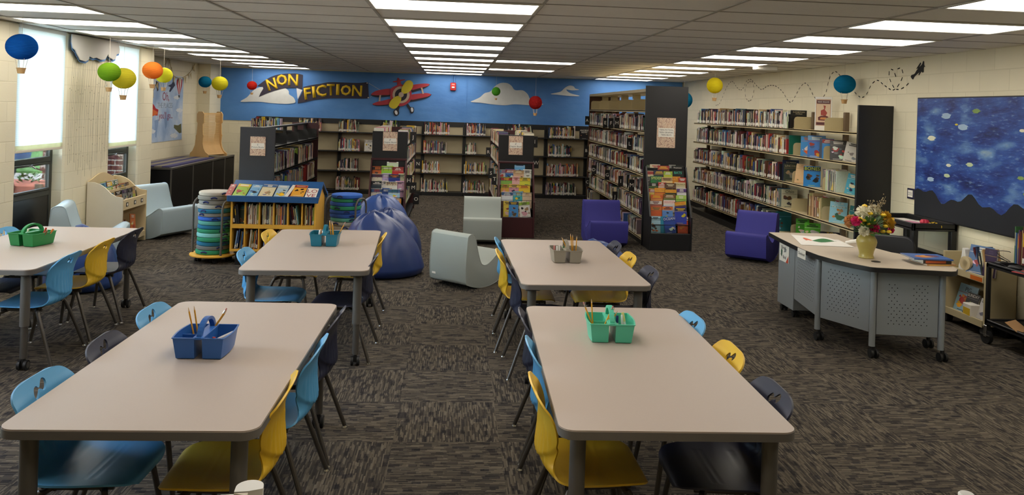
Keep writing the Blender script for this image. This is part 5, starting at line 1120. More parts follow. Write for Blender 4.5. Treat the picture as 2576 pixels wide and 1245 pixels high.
pl('propeller_blade', [(970, 640), (975, 720), (930, 820), (870, 900), (800, 920), (720, 880), (705, 820), (750, 730), (850, 650), (930, 630)], .044, .054, 'aero_yellow', 3)
disc('propeller_hub', 975, 608, 58, .054, .07, 'aero_tan')
p = aty(1140, 218, YB); t = thing('fire_alarm', 'red fire alarm strobe on the blue mural, conduit above', 'fire alarm', (p.x, YM-.008, p.z))
b = MB(); b.bx(-.062, .062, -.05, 0, -.085, .085, .012); b.build('housing', M['alarm_red'], t)
b = MB(); b.bx(-.03, .03, -.07, -.05, -.035, .0, .008); b.build('strobe', M['pale_light'], t)
b = MB(); b.text('FIRE', .035, frame((0, -.0505, .045), (1, 0, 0), (0, 0, 1)), .001); b.build('lettering', M['paper'], t)
b = MB(); b.bx(.012, .035, -.02, 0, .085, CEIL-p.z, .003); b.bx(-.025, -.008, -.018, 0, .085, CEIL-p.z, .003); b.build('conduit', M['mural'], t)
# ------------------------------------------------------------------ paper lantern balloons
def lantern(px, py, dpx, Y, rgb, label, squash=.84, bpx=None, wicker='straw', strlen=None):
    c = aty(px, py, Y); R = dpx/2/F_PX*(c-EYEV).dot(FW); t = thing('lantern_balloon', label, 'lantern', c, rnd.uniform(0, 6), 'paper lantern balloons')
    b = MB(); n = 28; prof = []
    for i in range(n*2+1):
        a = -PI/2+PI*i/(2*n); rr = R*math.cos(a)*(1.0 if i % 2 == 0 else .972); z = R*squash*math.sin(a)
        if abs(a) < PI/2*.86: prof.append((max(rr, .001), z))
    b.lathe(prof, 40); b.build('lantern_globe', lantern_mat('lantern_paper', rgb), t)
    b = MB(); zt = R*squash*.97
    for zz in (zt, -zt): b.tube([(R*.22*math.cos(k*PI/8), R*.22*math.sin(k*PI/8), zz) for k in range(17)], R*.018, 5, False)
    b.build('wire_hoop', M['nickel'], t)
    bb = (bpx or dpx*.30)/dpx*R; zb = -R*squash-R*.95
    b = MB(); h = bb*1.35; b.lathe([(.001, zb), (bb*.72, zb), (bb*.78, zb+h*.3), (bb*.86, zb+h*.55), (bb*.9, zb+h*.8), (bb*1.03, zb+h*.88), (bb*1.0, zb+h), (bb*.86, zb+h), (bb*.7, zb+h*.2), (.001, zb+h*.2)], 20, wob=lambda a, z: 1+.025*math.sin(10*a+z*900)); b.build('basket', M[wicker], t)
    for k in range(4):
        a = k*PI/2+.5; b = MB(); b.tube([(bb*.9*math.cos(a), bb*.9*math.sin(a), zb+h), (R*.42*math.cos(a), R*.42*math.sin(a), -R*squash*.88)], R*.016+.0006, 5); b.build('cord', M['string'], t)
    b = MB(); b.tube([(0, 0, zt), (0, 0, CEIL-c.z-.001)], .0016, 5); b.build('hanging_line', M['string'], t)
LANS = [(55, 118, 73, 7.6, '1b5fae', 'royal blue lantern balloon, nearest one by the first window'), (275, 181, 54, 9.6, '7fa82a', 'lime green lantern balloon in front of the wall pier'), (311, 197, 59, 9.9, 'd6cb3f', 'yellow lantern balloon overlapping the second window shade'), (384, 177, 49, 10.9, 'e58a3a', 'orange lantern balloon at the wall corner'), (412, 189, 43, 11.6, 'd3d03c', 'yellow green lantern balloon just behind the orange one'),
        (516, 206, 32, 14.6, '1d7ba0', 'teal blue lantern balloon left of the mural'), (553, 210, 40, 14.4, 'cfc734', 'yellow lantern balloon over the left end of the mural'), (634, 215, 25, 15.9, 'c53228', 'small red lantern balloon beside the banner'), (1248, 230, 22, 16.0, '5aa83a', 'small green lantern balloon before the painted cloud'), (1347, 258, 34, 15.2, 'a92b2b', 'dark red lantern balloon over the right end of the painted cloud'),
        (1798, 215, 40, 11.2, 'd8c92c', 'bright yellow lantern balloon near the dashed flight path'), (1721, 252, 42, 13.6, '1d7ba0', 'teal lantern balloon peeking out behind the tall black panel'), (2125, 212, 53, 9.4, '1f86b3', 'sky blue lantern balloon hanging above the long right bookcase')]
for a in LANS: lantern(*a, squash=1.0 if a[0] in (1798, 1248, 1347, 1721) else .89, wicker='straw')
# ------------------------------------------------------------------ felt cloud with rain strings on the pier
def wy(px, py, x=XL+.06): p = atx(px, py, x); return (p.y, p.z)
Fw = lambda x: frame((x, 0, 0), (0, 1, 0), (0, 0, 1))
s, ox, oy = 5.152, 0, 0
t = thing('felt_cloud', 'white felt cloud with blue backing hanging from the ceiling over the wall pier', 'decoration', (0, 0, 0))
cl = [(925, 440), (1100, 470), (1300, 505), (1520, 545), (1540, 640), (1540, 690), (1500, 705), (1490, 760), (1460, 775), (1400, 735), (1390, 700), (1370, 740), (1350, 770), (1300, 775), (1240, 745), (1200, 755), (1150, 730), (1140, 770), (1100, 795), (1030, 775), (985, 690), (970, 650), (935, 620), (920, 540)]
b = MB(); b.prism([(y, min(z, CEIL-.004)) for y, z in [wy(x/s, y_/s) for x, y_ in cl]], 0, .012, Fw(XL+.06)); b.build('front_felt', M['felt_white'], t)
b = MB(); b.prism([(y+.01, min(z-.025, CEIL-.006)) for y, z in [wy(x/s-2, y_/s, XL+.03) for x, y_ in cl]], 0, .010, Fw(XL+.03)); b.build('back_felt', M['felt_blue'], t)
mm('rain_line', '8a836c', .5)
for k in range(26):
    y = 9.44+1.12*(k+.5)/26+rnd.uniform(-.02, .02); z0 = rnd.uniform(.85, 1.25); b = MB(); b.tube([(XL+.015, y, z0), (XL+.012, y+rnd.uniform(-.012, .012), (z0+2.3)/2), (XL+.04, y, 2.32)], .0011, 4)
    for q in range(3): b.sphere((XL+.013, y, z0+.1+q*.37+rnd.uniform(0, .15)), (.0025, .0025, .008), 6, 5)
    b.build('rain_string', M['rain_line'], t)
# ------------------------------------------------------------------ alcove: poster, bunting, cabinets, slatted stand
t = thing('sky_poster', 'sky poster lettered Oh the places you will go, with balloons', 'poster', (XA+.004, 0, 0))
def ap(px, py): p = atx(px, py, XA+.004); return (p.y, p.z)
Fa = frame((0, 0, 0), (0, 1, 0), (0, 0, 1)); t_sky = NT('poster_sky'); n_ = t_sky.noise(2.5, 5)
t_sky.l(t_sky.ramp(n_, [(.3, lin('7f9cc8')), (.5, lin('a9bfdc')), (.62, lin('c5d0e0')), (.75, lin('8faccf'))]), t_sky.b.inputs['Base Color']); M['poster_sky'] = t_sky.m
b = MB(); b.bx(0, .004, 13.80, 15.45, 1.11, 2.31); b.build('sheet', M['poster_sky'], t)
b = MB(); s, ox, oy = 3.277, 330, 120
def pp(pts, col, d=.006): b.col = lin(col); b.prism([ap(ox+x/s, oy+y/s) for x, y in pts], .0042, d, Fa)
for cxx, cyy, r in ((372, 410, 20), (395, 515, 22), (350, 725, 25), (170, 690, 22)): pp([(cxx+r*(1.2+.25*math.sin(3*k))*math.cos(k*PI/7), cyy+r*(.8+.2*math.cos(4*k))*math.sin(k*PI/7)) for k in range(14)], 'd8dde4')
for k in range(5): pp([(372+9*k, 300), (374+9*k, 262+3*abs(k-2)), (379+9*k, 250+3*abs(k-2)), (383+9*k, 262+3*abs(k-2)), (382+8.4*k, 310), (391+1.5*k, 385), (389+1.5*k, 385)], 'b02a35' if k % 2 == 0 else 'e0d8d4', .0075)
pp([(386, 392), (398, 392), (397, 412), (388, 412)], '3a3030'); pp([(168, 450), (190, 480), (200, 500), (222, 510), (215, 560), (170, 555)], 'b3202a'); pp([(165, 500), (215, 530), (215, 545), (165, 570)], 'd86a2a', .0066)
pp([(352, 635), (385, 640), (410, 625), (412, 700), (395, 705), (350, 660)], '5a5a3a'); pp([(330, 300), (350, 270), (360, 310), (345, 330), (320, 365), (310, 360), (325, 325), (300, 315)], '26304f'); pp([(200, 270), (225, 290), (222, 350), (212, 360)], '3a3a4a')
pp([(270, 580), (300, 580), (290, 650), (280, 670)], '7b96bf', .005); pp([(190, 600), (225, 590), (205, 740), (198, 740)], '86a0c8', .005)
b.build('printed_pictures', M['matte'], t)
mm('script_red', '8a3050', .7); mm('script_gray', '8a98ad', .7)
b = MB(); y, z = ap(ox+284/s, oy+405/s); b.text('Oh,', .22, frame((.0046, y, z), (0, 1, 0), (0, 0, 1)), .0014); y, z = ap(ox+285/s, oy+560/s); b.text("you'll go...", .17, frame((.0046, y, z), (0, 1, 0), (0, 0, 1)), .0014); b.build('script_lettering', M['script_red'], t)
b = MB(); y, z = ap(ox+278/s, oy+478/s); b.text('THE PLACES', .135, frame((.0046, y, z), (0, 1, 0), (0, 0, 1)), .0014); b.build('block_lettering', M['script_gray'], t)
t = thing('bunting', 'jute pennant garland hung across the alcove wall and ceiling', 'garland', (0, 0, 0))
A = [atx(380, 235, XA+.05), atx(400, 205, XA+.04), Vector((XA+.03, atx(423, 155, XA+.03).y, CEIL-.01)), atx(434, 186, XA+.02), atx(452, 196, XA+.02), atx(475, 186, XA+.02), Vector((XA+.03, atx(491, 163, XA+.03).y, CEIL-.02))]
A = [Vector(q) for q in smooth([tuple(v) for v in A], 5, False)]
b = MB(); b.tube(A, .005, 5); b.build('cord', M['jute'], t)
for k in range(1, len(A)-1, 3):
    a, c = A[k], A[k+1]; u = (c-a).normalized(); m_ = (a+c)/2; b = MB(); hw_ = .05
    b.prism([(-hw_, 0), (hw_, 0), (0, -.13)], -.001, .001, frame((XA+.02+(.02 if k % 4 else 0), m_.y, m_.z-.004), (0, u.y, u.z) if abs(u.y) > .1 else (0, 1, 0), (0, 0, 1))); b.build('pennant', M['jute'], t)
CX1, CY0, CY1, CZ = -4.42, 12.72, 16.25, .80
t = thing('low_cabinet', 'long low black cabinet with aluminium frame and striped top pads', 'cabinet', (CX1, CY0, 0)); L = CY1-CY0
b = MB(); b.bx(XA-CX1+.02, -.012, .015, L, .08, CZ-.04); b.build('carcass', M['counter_black'], t)
b = MB(); b.bx(XA-CX1+.02, -.05, .03, L-.02, 0, .08); b.build('toe_kick', M['shelf_black'], t)
b = MB(); b.bx(XA-CX1+.01, .012, 0, L, CZ-.04, CZ-.005, .003); b.build('top_edge', M['aluminium'], t)
dv = [0, atx(485, 440, CX1).y-CY0, atx(534, 440, CX1).y-CY0, atx(564, 440, CX1).y-CY0, L]
for k in range(4):
    b = MB(); b.bx(-.012, .004, dv[k]+.03, dv[k+1]-.03, .11, CZ-.055, .002); b.build('door', M['counter_black'], t)
for k in range(5): b = MB(); b.bx(-.012, .010, dv[k]-.02 if k else 0, dv[k]+.02 if k < 4 else L, .08, CZ-.04, .002); b.build('frame_post', M['aluminium'], t)
b = MB(); b.bx(-.012, .010, 0, L, .075, .105, .002); b.build('bottom_rail', M['aluminium'], t)
b = MB(); 
for k, c in enumerate(('8a8272', '4a4668', '8a8272', '35325e', '7d766a', '3a3768')):
    x0 = XA-CX1+.04+k*(.70/6); b.col = lin(c); b.bx(x0, x0+.70/6, .03, 2.35, CZ-.005, CZ+.012)
b.build('striped_pad', M['fabric'], t)
t = thing('tall_black_shelf', 'tall narrow black shelf behind the wall corner', 'shelf unit', (-4.87, 12.2, 0))
b = MB(); b.bx(-.30, .27, -.12, -.10, 0, 1.90, .003); b.bx(-.30, .27, .10, .12, 0, 1.9, .003); b.bx(-.30, -.28, -.1, .1, 0, 1.9); b.build('side_panel', M['black_lam'], t)
for z in (.1, .45, .8, 1.15, 1.5, 1.86): b = MB(); b.bx(-.28, .275, -.1, .1, z, z+.025, .002); b.build('shelf', M['shelf_black'], t)
b = MB(); b.bx(.25, .27, -.1, .1, .0, 1.86); b.build('back_panel', M['black_lam'], t)
# slatted plywood stand on the cabinet
t = thing('slatted_stand', 'plywood stand with two shaped sides and curved slats on the low cabinet', 'stand', (-4.64, 15.33, CZ+.012), -.36)
pf = [(-.21, 0), (.20, 0), (.205, .05), (.13, .10), (.09, .17), (.07, .26), (.075, .36), (.085, .40), (.07, .42), (.06, .62), (.085, .65), (.085, .80), (.05, .85), (-.04, .85), (-.075, .80), (-.075, .66), (-.055, .63), (-.07, .42), (-.085, .40), (-.085, .35), (-.10, .22), (-.15, .11), (-.205, .06)]
for y in (-.27, .27): b = MB(); b.prism(pf, y-.009, y+.009, frame((0, 0, 0), (1, 0, 0), (0, 0, 1)) @ Matrix.Scale(-1, 4, (0, 0, 1))); o = b.build('side_panel', M['ply'], t)
cv = smooth([(.15, .04), (.09, .12), (.05, .22), (.03, .38), (.03, .60), (.035, .83)], 8, False)
b = MB()
for i in range(len(cv)-1):
    for f in (0.0, .5):
        x = cv[i][0]+(cv[i+1][0]-cv[i][0])*f; z = cv[i][1]+(cv[i+1][1]-cv[i][1])*f; b.box((x, 0, z), (.012, .52, .009), .002)
b.build('slats', M['ply'], t)
# ------------------------------------------------------------------ right wall: flight path decal, painting, placard
t = thing('flight_decal', 'black dashed flight path with small biplane decal on the right wall', 'wall decal', (XR-.002, 0, 0))
s, ox, oy = 4.2933, 1780, 150
def rp(x, y): p = atx(ox+x/s, oy+y/s, XR-.002); return (p.y, p.z)
PATHS = [[(90, 493), (125, 480), (160, 410), (200, 310), (240, 250), (275, 238), (310, 290), (350, 327), (385, 310), (420, 235), (465, 212), (500, 245), (540, 290), (585, 323), (640, 290), (700, 277), (760, 300), (820, 360), (860, 430), (905, 460), (950, 390), (1000, 300), (1055, 252), (1100, 300), (1150, 400), (1195, 435), (1235, 420), (1280, 350), (1310, 220), (1345, 150), (1385, 128), (1430, 170), (1500, 260), (1580, 340), (1625, 390), (1675, 408), (1720, 370), (1770, 270), (1835, 222), (1900, 270), (1985, 327), (2030, 315), (2075, 255), (2105, 190), (2110, 130), (2085, 92), (2050, 105), (2033, 185)],
         [(465, 235), (425, 262), (405, 330), (415, 410), (445, 448), (480, 420), (500, 330), (490, 250), (465, 235)], [(2033, 185), (2010, 120), (1985, 102), (1960, 130), (1965, 200), (2000, 280), (2030, 318), (2080, 320), (2140, 285), (2210, 215)]]
b = MB(); Fr = frame((0, 0, 0), (0, -1, 0), (0, 0, 1))
for P in PATHS:
    q = [rp(*v) for v in smooth(P, 10, False)]; acc = 0; on = True; seg = [q[0]]
    dens = [(q[0], 0)]
    for i in range(len(q)-1):
        d = math.dist(q[i], q[i+1]); m_ = max(1, int(d/.006))
        for k in range(m_):
            pnt = (q[i][0]+(q[i+1][0]-q[i][0])*(k+1)/m_, q[i][1]+(q[i+1][1]-q[i][1])*(k+1)/m_); acc += d/m_
            if on: seg.append(pnt)
            if acc > .045:
                if on and len(seg) > 1:
                    a, c = Vector((0, *seg[0])), Vector((0, *seg[-1])); u = (c-a).normalized()*.0; n_ = (c-a).normalized().cross(Vector((1, 0, 0)))*.0055
                    b.add([(-.001, *(a+n_)[1:]), (-.001, *(c+n_)[1:]), (-.001, *(c-n_)[1:]), (-.001, *(a-n_)[1:])], [(0, 1, 2, 3), (3, 2, 1, 0)])
                acc = 0; on = not on; seg = [pnt]
o = b.build('dashes', M['ink_black'], t); o['kind'] = 'stuff'
pl_ = [(2195, 185), (2205, 165), (2225, 160), (2240, 150), (2260, 115), (2275, 95), (2255, 100), (2300, 30), (2308, 40), (2285, 85), (2310, 60), (2320, 45), (2330, 15), (2340, 18), (2340, 60), (2352, 78), (2340, 75), (2335, 95), (2335, 135), (2322, 140), (2310, 128), (2285, 170), (2280, 160), (2290, 135), (2265, 155), (2235, 185), (2220, 215), (2210, 208)]
b = MB(); b.prism([(-y, z) for y, z in [rp(*v) for v in pl_]], .0, .0025, frame((0, 0, 0), (0, -1, 0), (0, 0, 1)) @ Matrix.Identity(4)); b.build('biplane', M['ink_black'], t)
pa = [atx(x, y, XR-.03) for x, y in ((2315, 246), (2309, 545))]
t = thing('canvas_painting', 'large blue abstract canvas with black edges on the right wall', 'painting', (XR-.002, 8.16, .885)); PW, PH = 2.1, 1.275
b = MB(); b.bx(-.032, 0, -PW, 0, 0, PH, .002); b.build('stretcher', M['shelf_black'], t)
b = MB(); b.bx(-.036, -.032, -PW+.012, -.012, .012, PH-.012); b.build('painted_face', M['abstract'], t)
b = MB(); r_ = random.Random(4)
b.col = lin('10141e')
ground = [(-PW+.012, .012), (-.012, .012)]+[(-.012-(PW-.024)*k/40, .25+.05*math.sin(k*.45)+.03*math.sin(k*1.1+1)) for k in range(41)]
b.prism([(-y, z) for y, z in ground], .036, .038, frame((0, 0, 0), (0, -1, 0), (0, 0, 1)))
for k in range(14):
    y, z, r0 = -r_.uniform(.12, PW-.14), r_.uniform(.40, PH-.14), r_.uniform(.012, .05); b.col = lin(r_.choice(['c9b83a', 'b8c8a0', '9fb8d0', '5f88b8', 'd8d8c0', '7f9a5a']))
    b.prism([(-y+r0*1.7*math.cos(a*PI/6+k)*(1+.2*math.sin(3*a)), z+r0*.7*math.sin(a*PI/6+k)) for a in range(12)], .036, .0385+.0002*k/26, frame((0, 0, 0), (0, -1, 0), (0, 0, 1)))
b.build('brush_marks', M['matte'], t)
p = atx(2293, 487, XR); t = thing('wall_placard', 'small dark framed white placard left of the big canvas', 'sign', (XR-.002, p.y, p.z))
mm('placard_navy', '23203f', .4)
b = MB(); b.bx(-.012, 0, -.062, .062, -.058, .058, .003); b.build('frame', M['placard_navy'], t)
b = MB(); b.bx(-.0135, -.012, -.045, .045, -.038, .038); b.build('card', M['paper'], t)
b = MB(); b.text('Donated by', .016, frame((-.0137, 0, .008), (0, -1, 0), (0, 0, 1)), .0006); b.text('Student Artists', .013, frame((-.0137, 0, -.012), (0, -1, 0), (0, 0, 1)), .0006); b.build('lettering', M['ink_black'], t)
p = aty(1925, 171, 1); d = ray(1925, 171); p = EYEV+d*((CEIL-.03-EYE)/d.z); t = thing('ceiling_unit', 'small white sensor box on the ceiling near the right wall', 'sensor', (p.x, p.y, CEIL-.062))
b = MB(); b.bx(-.16, .16, -.06, .06, 0, .062, .01); b.build('housing', M['white_plastic'], t)
b = MB(); b.bx(-.15, -.05, -.066, -.06, .008, .05, .003); b.build('lens', M['pale_light'], t)
# ------------------------------------------------------------------ circulation desk
t = thing('circulation_desk', 'gray circulation desk with pale angled top, perforated panels and casters', 'desk', (0, 0, 0))
DP = [(3.18, 7.62), (3.14, 7.25), (3.115, 6.95), (3.095, 6.65), (3.105, 6.40), (3.15, 6.22), (3.22, 6.06), (3.30, 5.925), (3.34, 5.905), (3.88, 5.80), (3.93, 5.81), (4.00, 5.90), (4.12, 6.36), (3.95, 6.46), (3.86, 6.60), (3.83, 6.80), (3.86, 7.2), (3.87, 7.62)]
DH = .745
b = MB(); b.prism(DP, DH-.003, DH); b.build('desk_top', M['desk_top'], t)
cxm, cym = 3.5, 6.7; q = [(x+(x-cxm)*.004, y+(y-cym)*.004) for x, y in DP]
b = MB(); b.prism(q, DH-.04, DH-.0028); b.build('edge_band', M['shelf_black'], t)
LEGS = [(3.160, 6.49), (3.385, 6.02), (3.905, 5.935), (4.02, 6.30)]
for x, y in LEGS:
    b = MB(); b.cyl((x, y, .095), (x, y, DH-.04), .024, 20); lg = b.build('leg', M['desk_gray'], t)
    caster(lg, x+.015, y, .10, .036, hub=False)
def panel(a, c, z0, z1, holes):
    a = Vector((*a, 0)); c = Vector((*c, 0)); u = (c-a).normalized(); Ld = (c-a).length; Fp = frame((a.x, a.y, 0), u, (0, 0, 1)); b = MB(); b.T = Fp
    b.bx(.028, Ld-.028, z0, z1, -.008, .004, .002)
    for i, (hx, hz) in enumerate(holes):
        b.mi = 1; b.T = None; R = .0042; pts = [(hx+R*math.cos(k*PI/4), hz+R*math.sin(k*PI/4)) for k in range(8)]; b.prism(pts, .0041, .0046, Fp)
    b.build('modesty_panel', [M['desk_gray'], M['hole_dark']], t)
def holes(x0, x1, z0, z1, p=.042):
    out = []; j = 0; z = z0
    while z < z1:
        x = x0+(p/2 if j % 2 else 0)
        while x < x1: out.append((x, z)); x += p
        z += p*.62; j += 1
    return out
panel((3.245, 7.16), LEGS[0], .20, .69, holes(.12, .58, .30, .64))
panel(LEGS[0], LEGS[1], .20, .69, holes(.10, .40, .29, .63))
hs = [h for h in holes(.12, .42, .28, .60) if not (.20 < h[0] < .30 and h[1] > .46)]
panel(LEGS[1], LEGS[2], .19, .69, hs)
b = MB(); b.bx(3.262, 3.80, 7.20, 7.56, .07, .69, .004); pd = b.build('pedestal', M['desk_gray'], t)
for x, y in ((3.31, 7.25), (3.75, 7.25), (3.31, 7.51)): caster(pd, x, y, .07, .028, hub=False)
b = MB(); b.cyl((3.465, 6.14, DH), (3.465, 6.14, DH+.003), .036, 24); b.build('cable_grommet', M['shelf_black'], t)
# signs on the desk
t = thing('desk_poster', 'small white poster with hand lettering on the desk pedestal', 'poster', (3.259, 7.53, .49))
b = MB(); b.bx(-.002, .0, -.215, .0, -.0, .19, 0); b.build('sheet', M['paper'], t)
b = MB(); Fd = frame((-.0024, 0, 0), (0, -1, 0), (0, 0, 1))
for col, P in (('3f5f4a', [(.03, .06), (.06, .04), (.07, .10), (.05, .13)]), ('8a8f90', [(.10, .09), (.15, .10), (.16, .13), (.12, .14)]), ('c84a2a', [(.15, .0), (.205, .0), (.205, .07)]), ('2f7a4f', [(.03, .085), (.05, .09), (.045, .12)])): b.col = lin(col); b.prism(P, 0, .0006, Fd)
b.build('drawing', M['matte'], t)
b = MB(); b.text('Next', .05, frame((-.0028, -.09, .135), (0, -1, 0), (0, 0, 1)), .0006); b.text('find', .05, frame((-.0028, -.12, .045), (0, -1, 0), (0, 0, 1)), .0006); b.build('lettering', M['ink_black'], t)
p0 = Vector((3.118, 7.00, DH-.055)); t = thing('checkout_sign', 'small white sign reading Checkout hanging from the desk edge', 'sign', (3.090, 6.68, DH-.055))
u = Vector((-.015, -.36, 0)).normalized(); Fc = frame((0, 0, 0), u, (0, 0, 1))
b = MB(); b.T = Fc; b.bx(-.085, .085, -.028, .052, .0, .003); b.build('card', M['paper'], t)
b = MB(); b.text('Checkout', .036, Fc @ Matrix.Translation((0, .012, .0035)), .0006); b.build('lettering', M['ink_black'], t)
# vase with bouquet
VX, VY = 3.475, 6.31
t = thing('vase', 'mustard yellow ceramic vase on the circulation desk', 'vase', (VX, VY, DH+.0005)); k = .0815
b = MB(); b.lathe([(.001, 0), (.058, 0), (.062, .006), (.06, .012), (.054, .03), (.060, .06), (.076, .105), (.0815, .135), (.078, .158), (.066, .178), (.054, .190), (.05, .200), (.053, .212), (.055, .216), (.049, .216), (.045, .203), (.05, .185), (.06, .17), (.001, .168)], 36); b.build('body', M['vase'], t)
def flower(px, py, dy, R, kind, label):
    R *= 1.4 if kind != 'button' else 1.2
    p = aty(px, py, VY+dy); t = thing('cut_flower', label, 'flower', (VX, VY, DH+.20), 0, 'cut flowers in the vase'); h = p-Vector((VX, VY, DH+.20)); d = (h.normalized()+Vector((0, -.25, .2))).normalized(); r = random.Random(px*31+py)
    if kind in ('mum', 'carnation', 'hydra'):
        b = MB(); n = {'mum': 220, 'carnation': 170, 'hydra': 150}[kind]; F3 = frame((0, 0, 0), d.cross(Vector((.1, .2, 1))).normalized(), d.cross(d.cross(Vector((.1, .2, 1)))).normalized()); ax = F3.to_3x3()
        for i in range(n):
            f = (i+.5)/n; th_ = math.acos(1-1.35*f); ph = i*2.39996; e = (ax @ Vector((math.sin(th_)*math.cos(ph), math.sin(th_)*math.sin(ph), 0)))+d*math.cos(th_); e.normalize()
            L = R*(r.uniform(.82, 1.08) if i % 3 else r.uniform(.6, .8)); w_ = e.cross(d if abs(e.dot(d)) < .95 else Vector((1, 0, 0))).normalized()*R*({'mum': .11, 'carnation': .19, 'hydra': .22}[kind]); up_ = w_.cross(e).normalized()*R*.12
            b.add([h+e*L*.25, h+e*L*.75+w_+up_, h+e*L, h+e*L*.75-w_+up_*r.uniform(-.6, 1)], [(0, 1, 2, 3)])
        b.sphere(tuple(h), R*.62, 10, 8)
        m = {'w': 'petal_white', 'p': 'petal_pink', 'o': 'petal_peach', 'g': 'petal_gold'}[label_col]
        b.build('petals', M[m], t)
    else:
        b = MB(); b.sphere(tuple(h), (R, R, R*.62), 14, 8); b.build('petals', M['petal_yellow'], t); b = MB(); b.sphere(tuple(h+d*R*.45), R*.35, 8, 6); b.build('centre', M['petal_gold'], t)
    b = MB(); b.tube([(0, 0, -.1), (h.x*.18, h.y*.18, .0), (h.x*.6, h.y*.6, h.z*.55), tuple(h-d*R*.4)], .0022, 6); b.build('stem', M['stem'], t)
for k_, c in (('petal_white', 'efe9d2'), ('petal_pink', 'd8286c'), ('petal_peach', 'c88a52'), ('petal_gold', 'c8a236'), ('petal_yellow', 'd9b31f'), ('twig', '8a7a5a')): mm(k_, c, .6, var=.15, scale=60)
FLW = [(2172, 537, -.02, .052, 'mum', 'w', 'large white chrysanthemum at the top left of the bouquet'), (2198, 531, .02, .045, 'mum', 'w', 'white chrysanthemum at the top centre of the bouquet'), (2174, 581, -.07, .034, 'mum', 'w', 'white daisy like mum low in front of the bouquet'),
       (2154, 557, -.05, .034, 'carnation', 'p', 'hot pink carnation at the left of the bouquet'), (2199, 573, -.07, .034, 'carnation', 'p', 'hot pink carnation at the front right of the bouquet'), (2141, 557, .0, .044, 'hydra', 'o', 'peach coloured bloom at the far left of the bouquet'), (2234, 561, -.02, .046, 'hydra', 'g', 'golden green bloom at the right of the bouquet'), (2226, 545, .02, .04, 'hydra', 'g', 'gold bloom at the upper right of the bouquet'), (2240, 578, .0, .025, 'carnation', 'p', 'pink bud at the lower right of the bouquet')]
for i, (px, py, dy, R_, kd, label_col, lab) in enumerate(FLW): flower(px, py, dy, R_, kd, lab)
for i, (px, py, lab) in enumerate(((2175, 518, 'topmost yellow button flower, standing above the white mum'), (2189, 537, 'yellow button flower between the two white mums'), (2163, 550, 'yellow button flower right of the left pink carnation'), (2174, 554, 'yellow button flower in the upper middle of the bouquet'), (2167, 563, 'yellow button flower above the low white daisy'), (2187, 564, 'yellow button flower left of the right pink carnation'), (2197, 555, 'yellow button flower above the right pink carnation'), (2227, 569, 'yellow button flower on the golden bloom'), (2221, 582, 'yellow button flower low at the right, inner one'), (2236, 583, 'yellow button flower lowest at the right edge'), (2223, 541, 'yellow button flower highest on the right side'))):
    flower(px, py, -.06 if i else 0, .0185, 'button', lab)
t = thing('bouquet_greens', 'dark green leaves and dry twigs between the flowers of the vase', 'foliage', (VX, VY, DH+.2)); b = MB()
for k in range(220):
    a = rnd.uniform(0, 2*PI); el = rnd.uniform(-.15, .9); L = rnd.uniform(.05, .11); r0 = rnd.uniform(.03, .13); e = Vector((math.cos(a)*math.cos(el), math.sin(a)*math.cos(el), math.sin(el))); c = e*r0+Vector((0, 0, .03)); w_ = e.cross(Vector((0, 0, 1))).normalized()*L*.17
    b.add([c, c+e*L*.5+w_, c+e*L, c+e*L*.5-w_], [(0, 1, 2, 3)])
o = b.build('leaves', M['leaf'], t); o['kind'] = 'stuff'
b = MB()
for k in range(10):
    e = Vector((.09+rnd.uniform(-.05, .07), rnd.uniform(-.03, .05), .27+rnd.uniform(-.05, .05))); b.tube([(0, 0, -.05), e*.55, e], .0016, 4)
    for j in range(9): f = e*rnd.uniform(.75, 1.05)+Vector((rnd.uniform(-.03, .03),)*1+(rnd.uniform(-.02, .02), rnd.uniform(-.02, .02))); b.sphere(tuple(f), rnd.uniform(.004, .007), 6, 4)
o = b.build('dry_twigs', M['twig'], t); o['kind'] = 'stuff'
# papers, tote, books on the desk
t = thing('tote_bag', 'white cloth bag with green and orange print lying on the desk', 'bag', (3.43, 7.05, DH+.0006), 0)
b = MB()
bp = [(-.06, .44), (.23, .08), (.2, -.22), (-.26, -.17)]
def bag(u, v):
    x = (1-v)*((1-u)*-.25+u*.21)+v*((1-u)*-.08+u*.26); y = (1-v)*((1-u)*-.16+u*-.24)+v*((1-u)*.44+u*.13)
    e = min(u, 1-u, v, 1-v); return (x, y, .002+.018*min(1, e*6)+.010*math.sin(u*9+v*5)*min(1, e*5)+.010*math.sin(v*13)*min(1, e*5))
b.grid(bag, 30, 30); b.grid(lambda u, v: (*bag(u, v)[:2], .0005), 12, 12, flip=True); b.build('cloth', M['tote'], t)
def bag_patch(P, m, nm):
    vs = [(bag(u, v)[0], bag(u, v)[1], bag(u, v)[2]+.0015) for u, v in P]; b = MB(); b.add(vs, [tuple(range(len(vs)))]); b.build(nm, M[m], t)
mm('print_green', '2f6b3a', .8); mm('print_orange', 'd0694a', .8)
b = MB()
def strip(x0, u0, v0, u1, v1, w_, m, nm):
    b = MB(); b.grid(lambda a, c: (lambda q: (q[0], q[1], q[2]+.002))(bag(u0+(u1-u0)*a+(v1-v0)*(c-.5)*w_*(math.sin(a*PI)**.6), v0+(v1-v0)*a-(u1-u0)*(c-.5)*w_*(math.sin(a*PI)**.6))), 16, 6); b.build(nm, M[m], t)
strip(0, .25, .38, .80, .30, .55, 'print_green', 'green_print'); strip(0, .15, .55, .35, .30, .4, 'print_orange', 'orange_print')
b = MB(); b.tube([(.2, -.1, .02), (.28, -.18, .05), (.36, -.15, .055), (.35, -.08, .04), (.26, -.05, .02)], [.014, .02, .018, .02, .014], 8); b.build('handle', M['tote'], t)
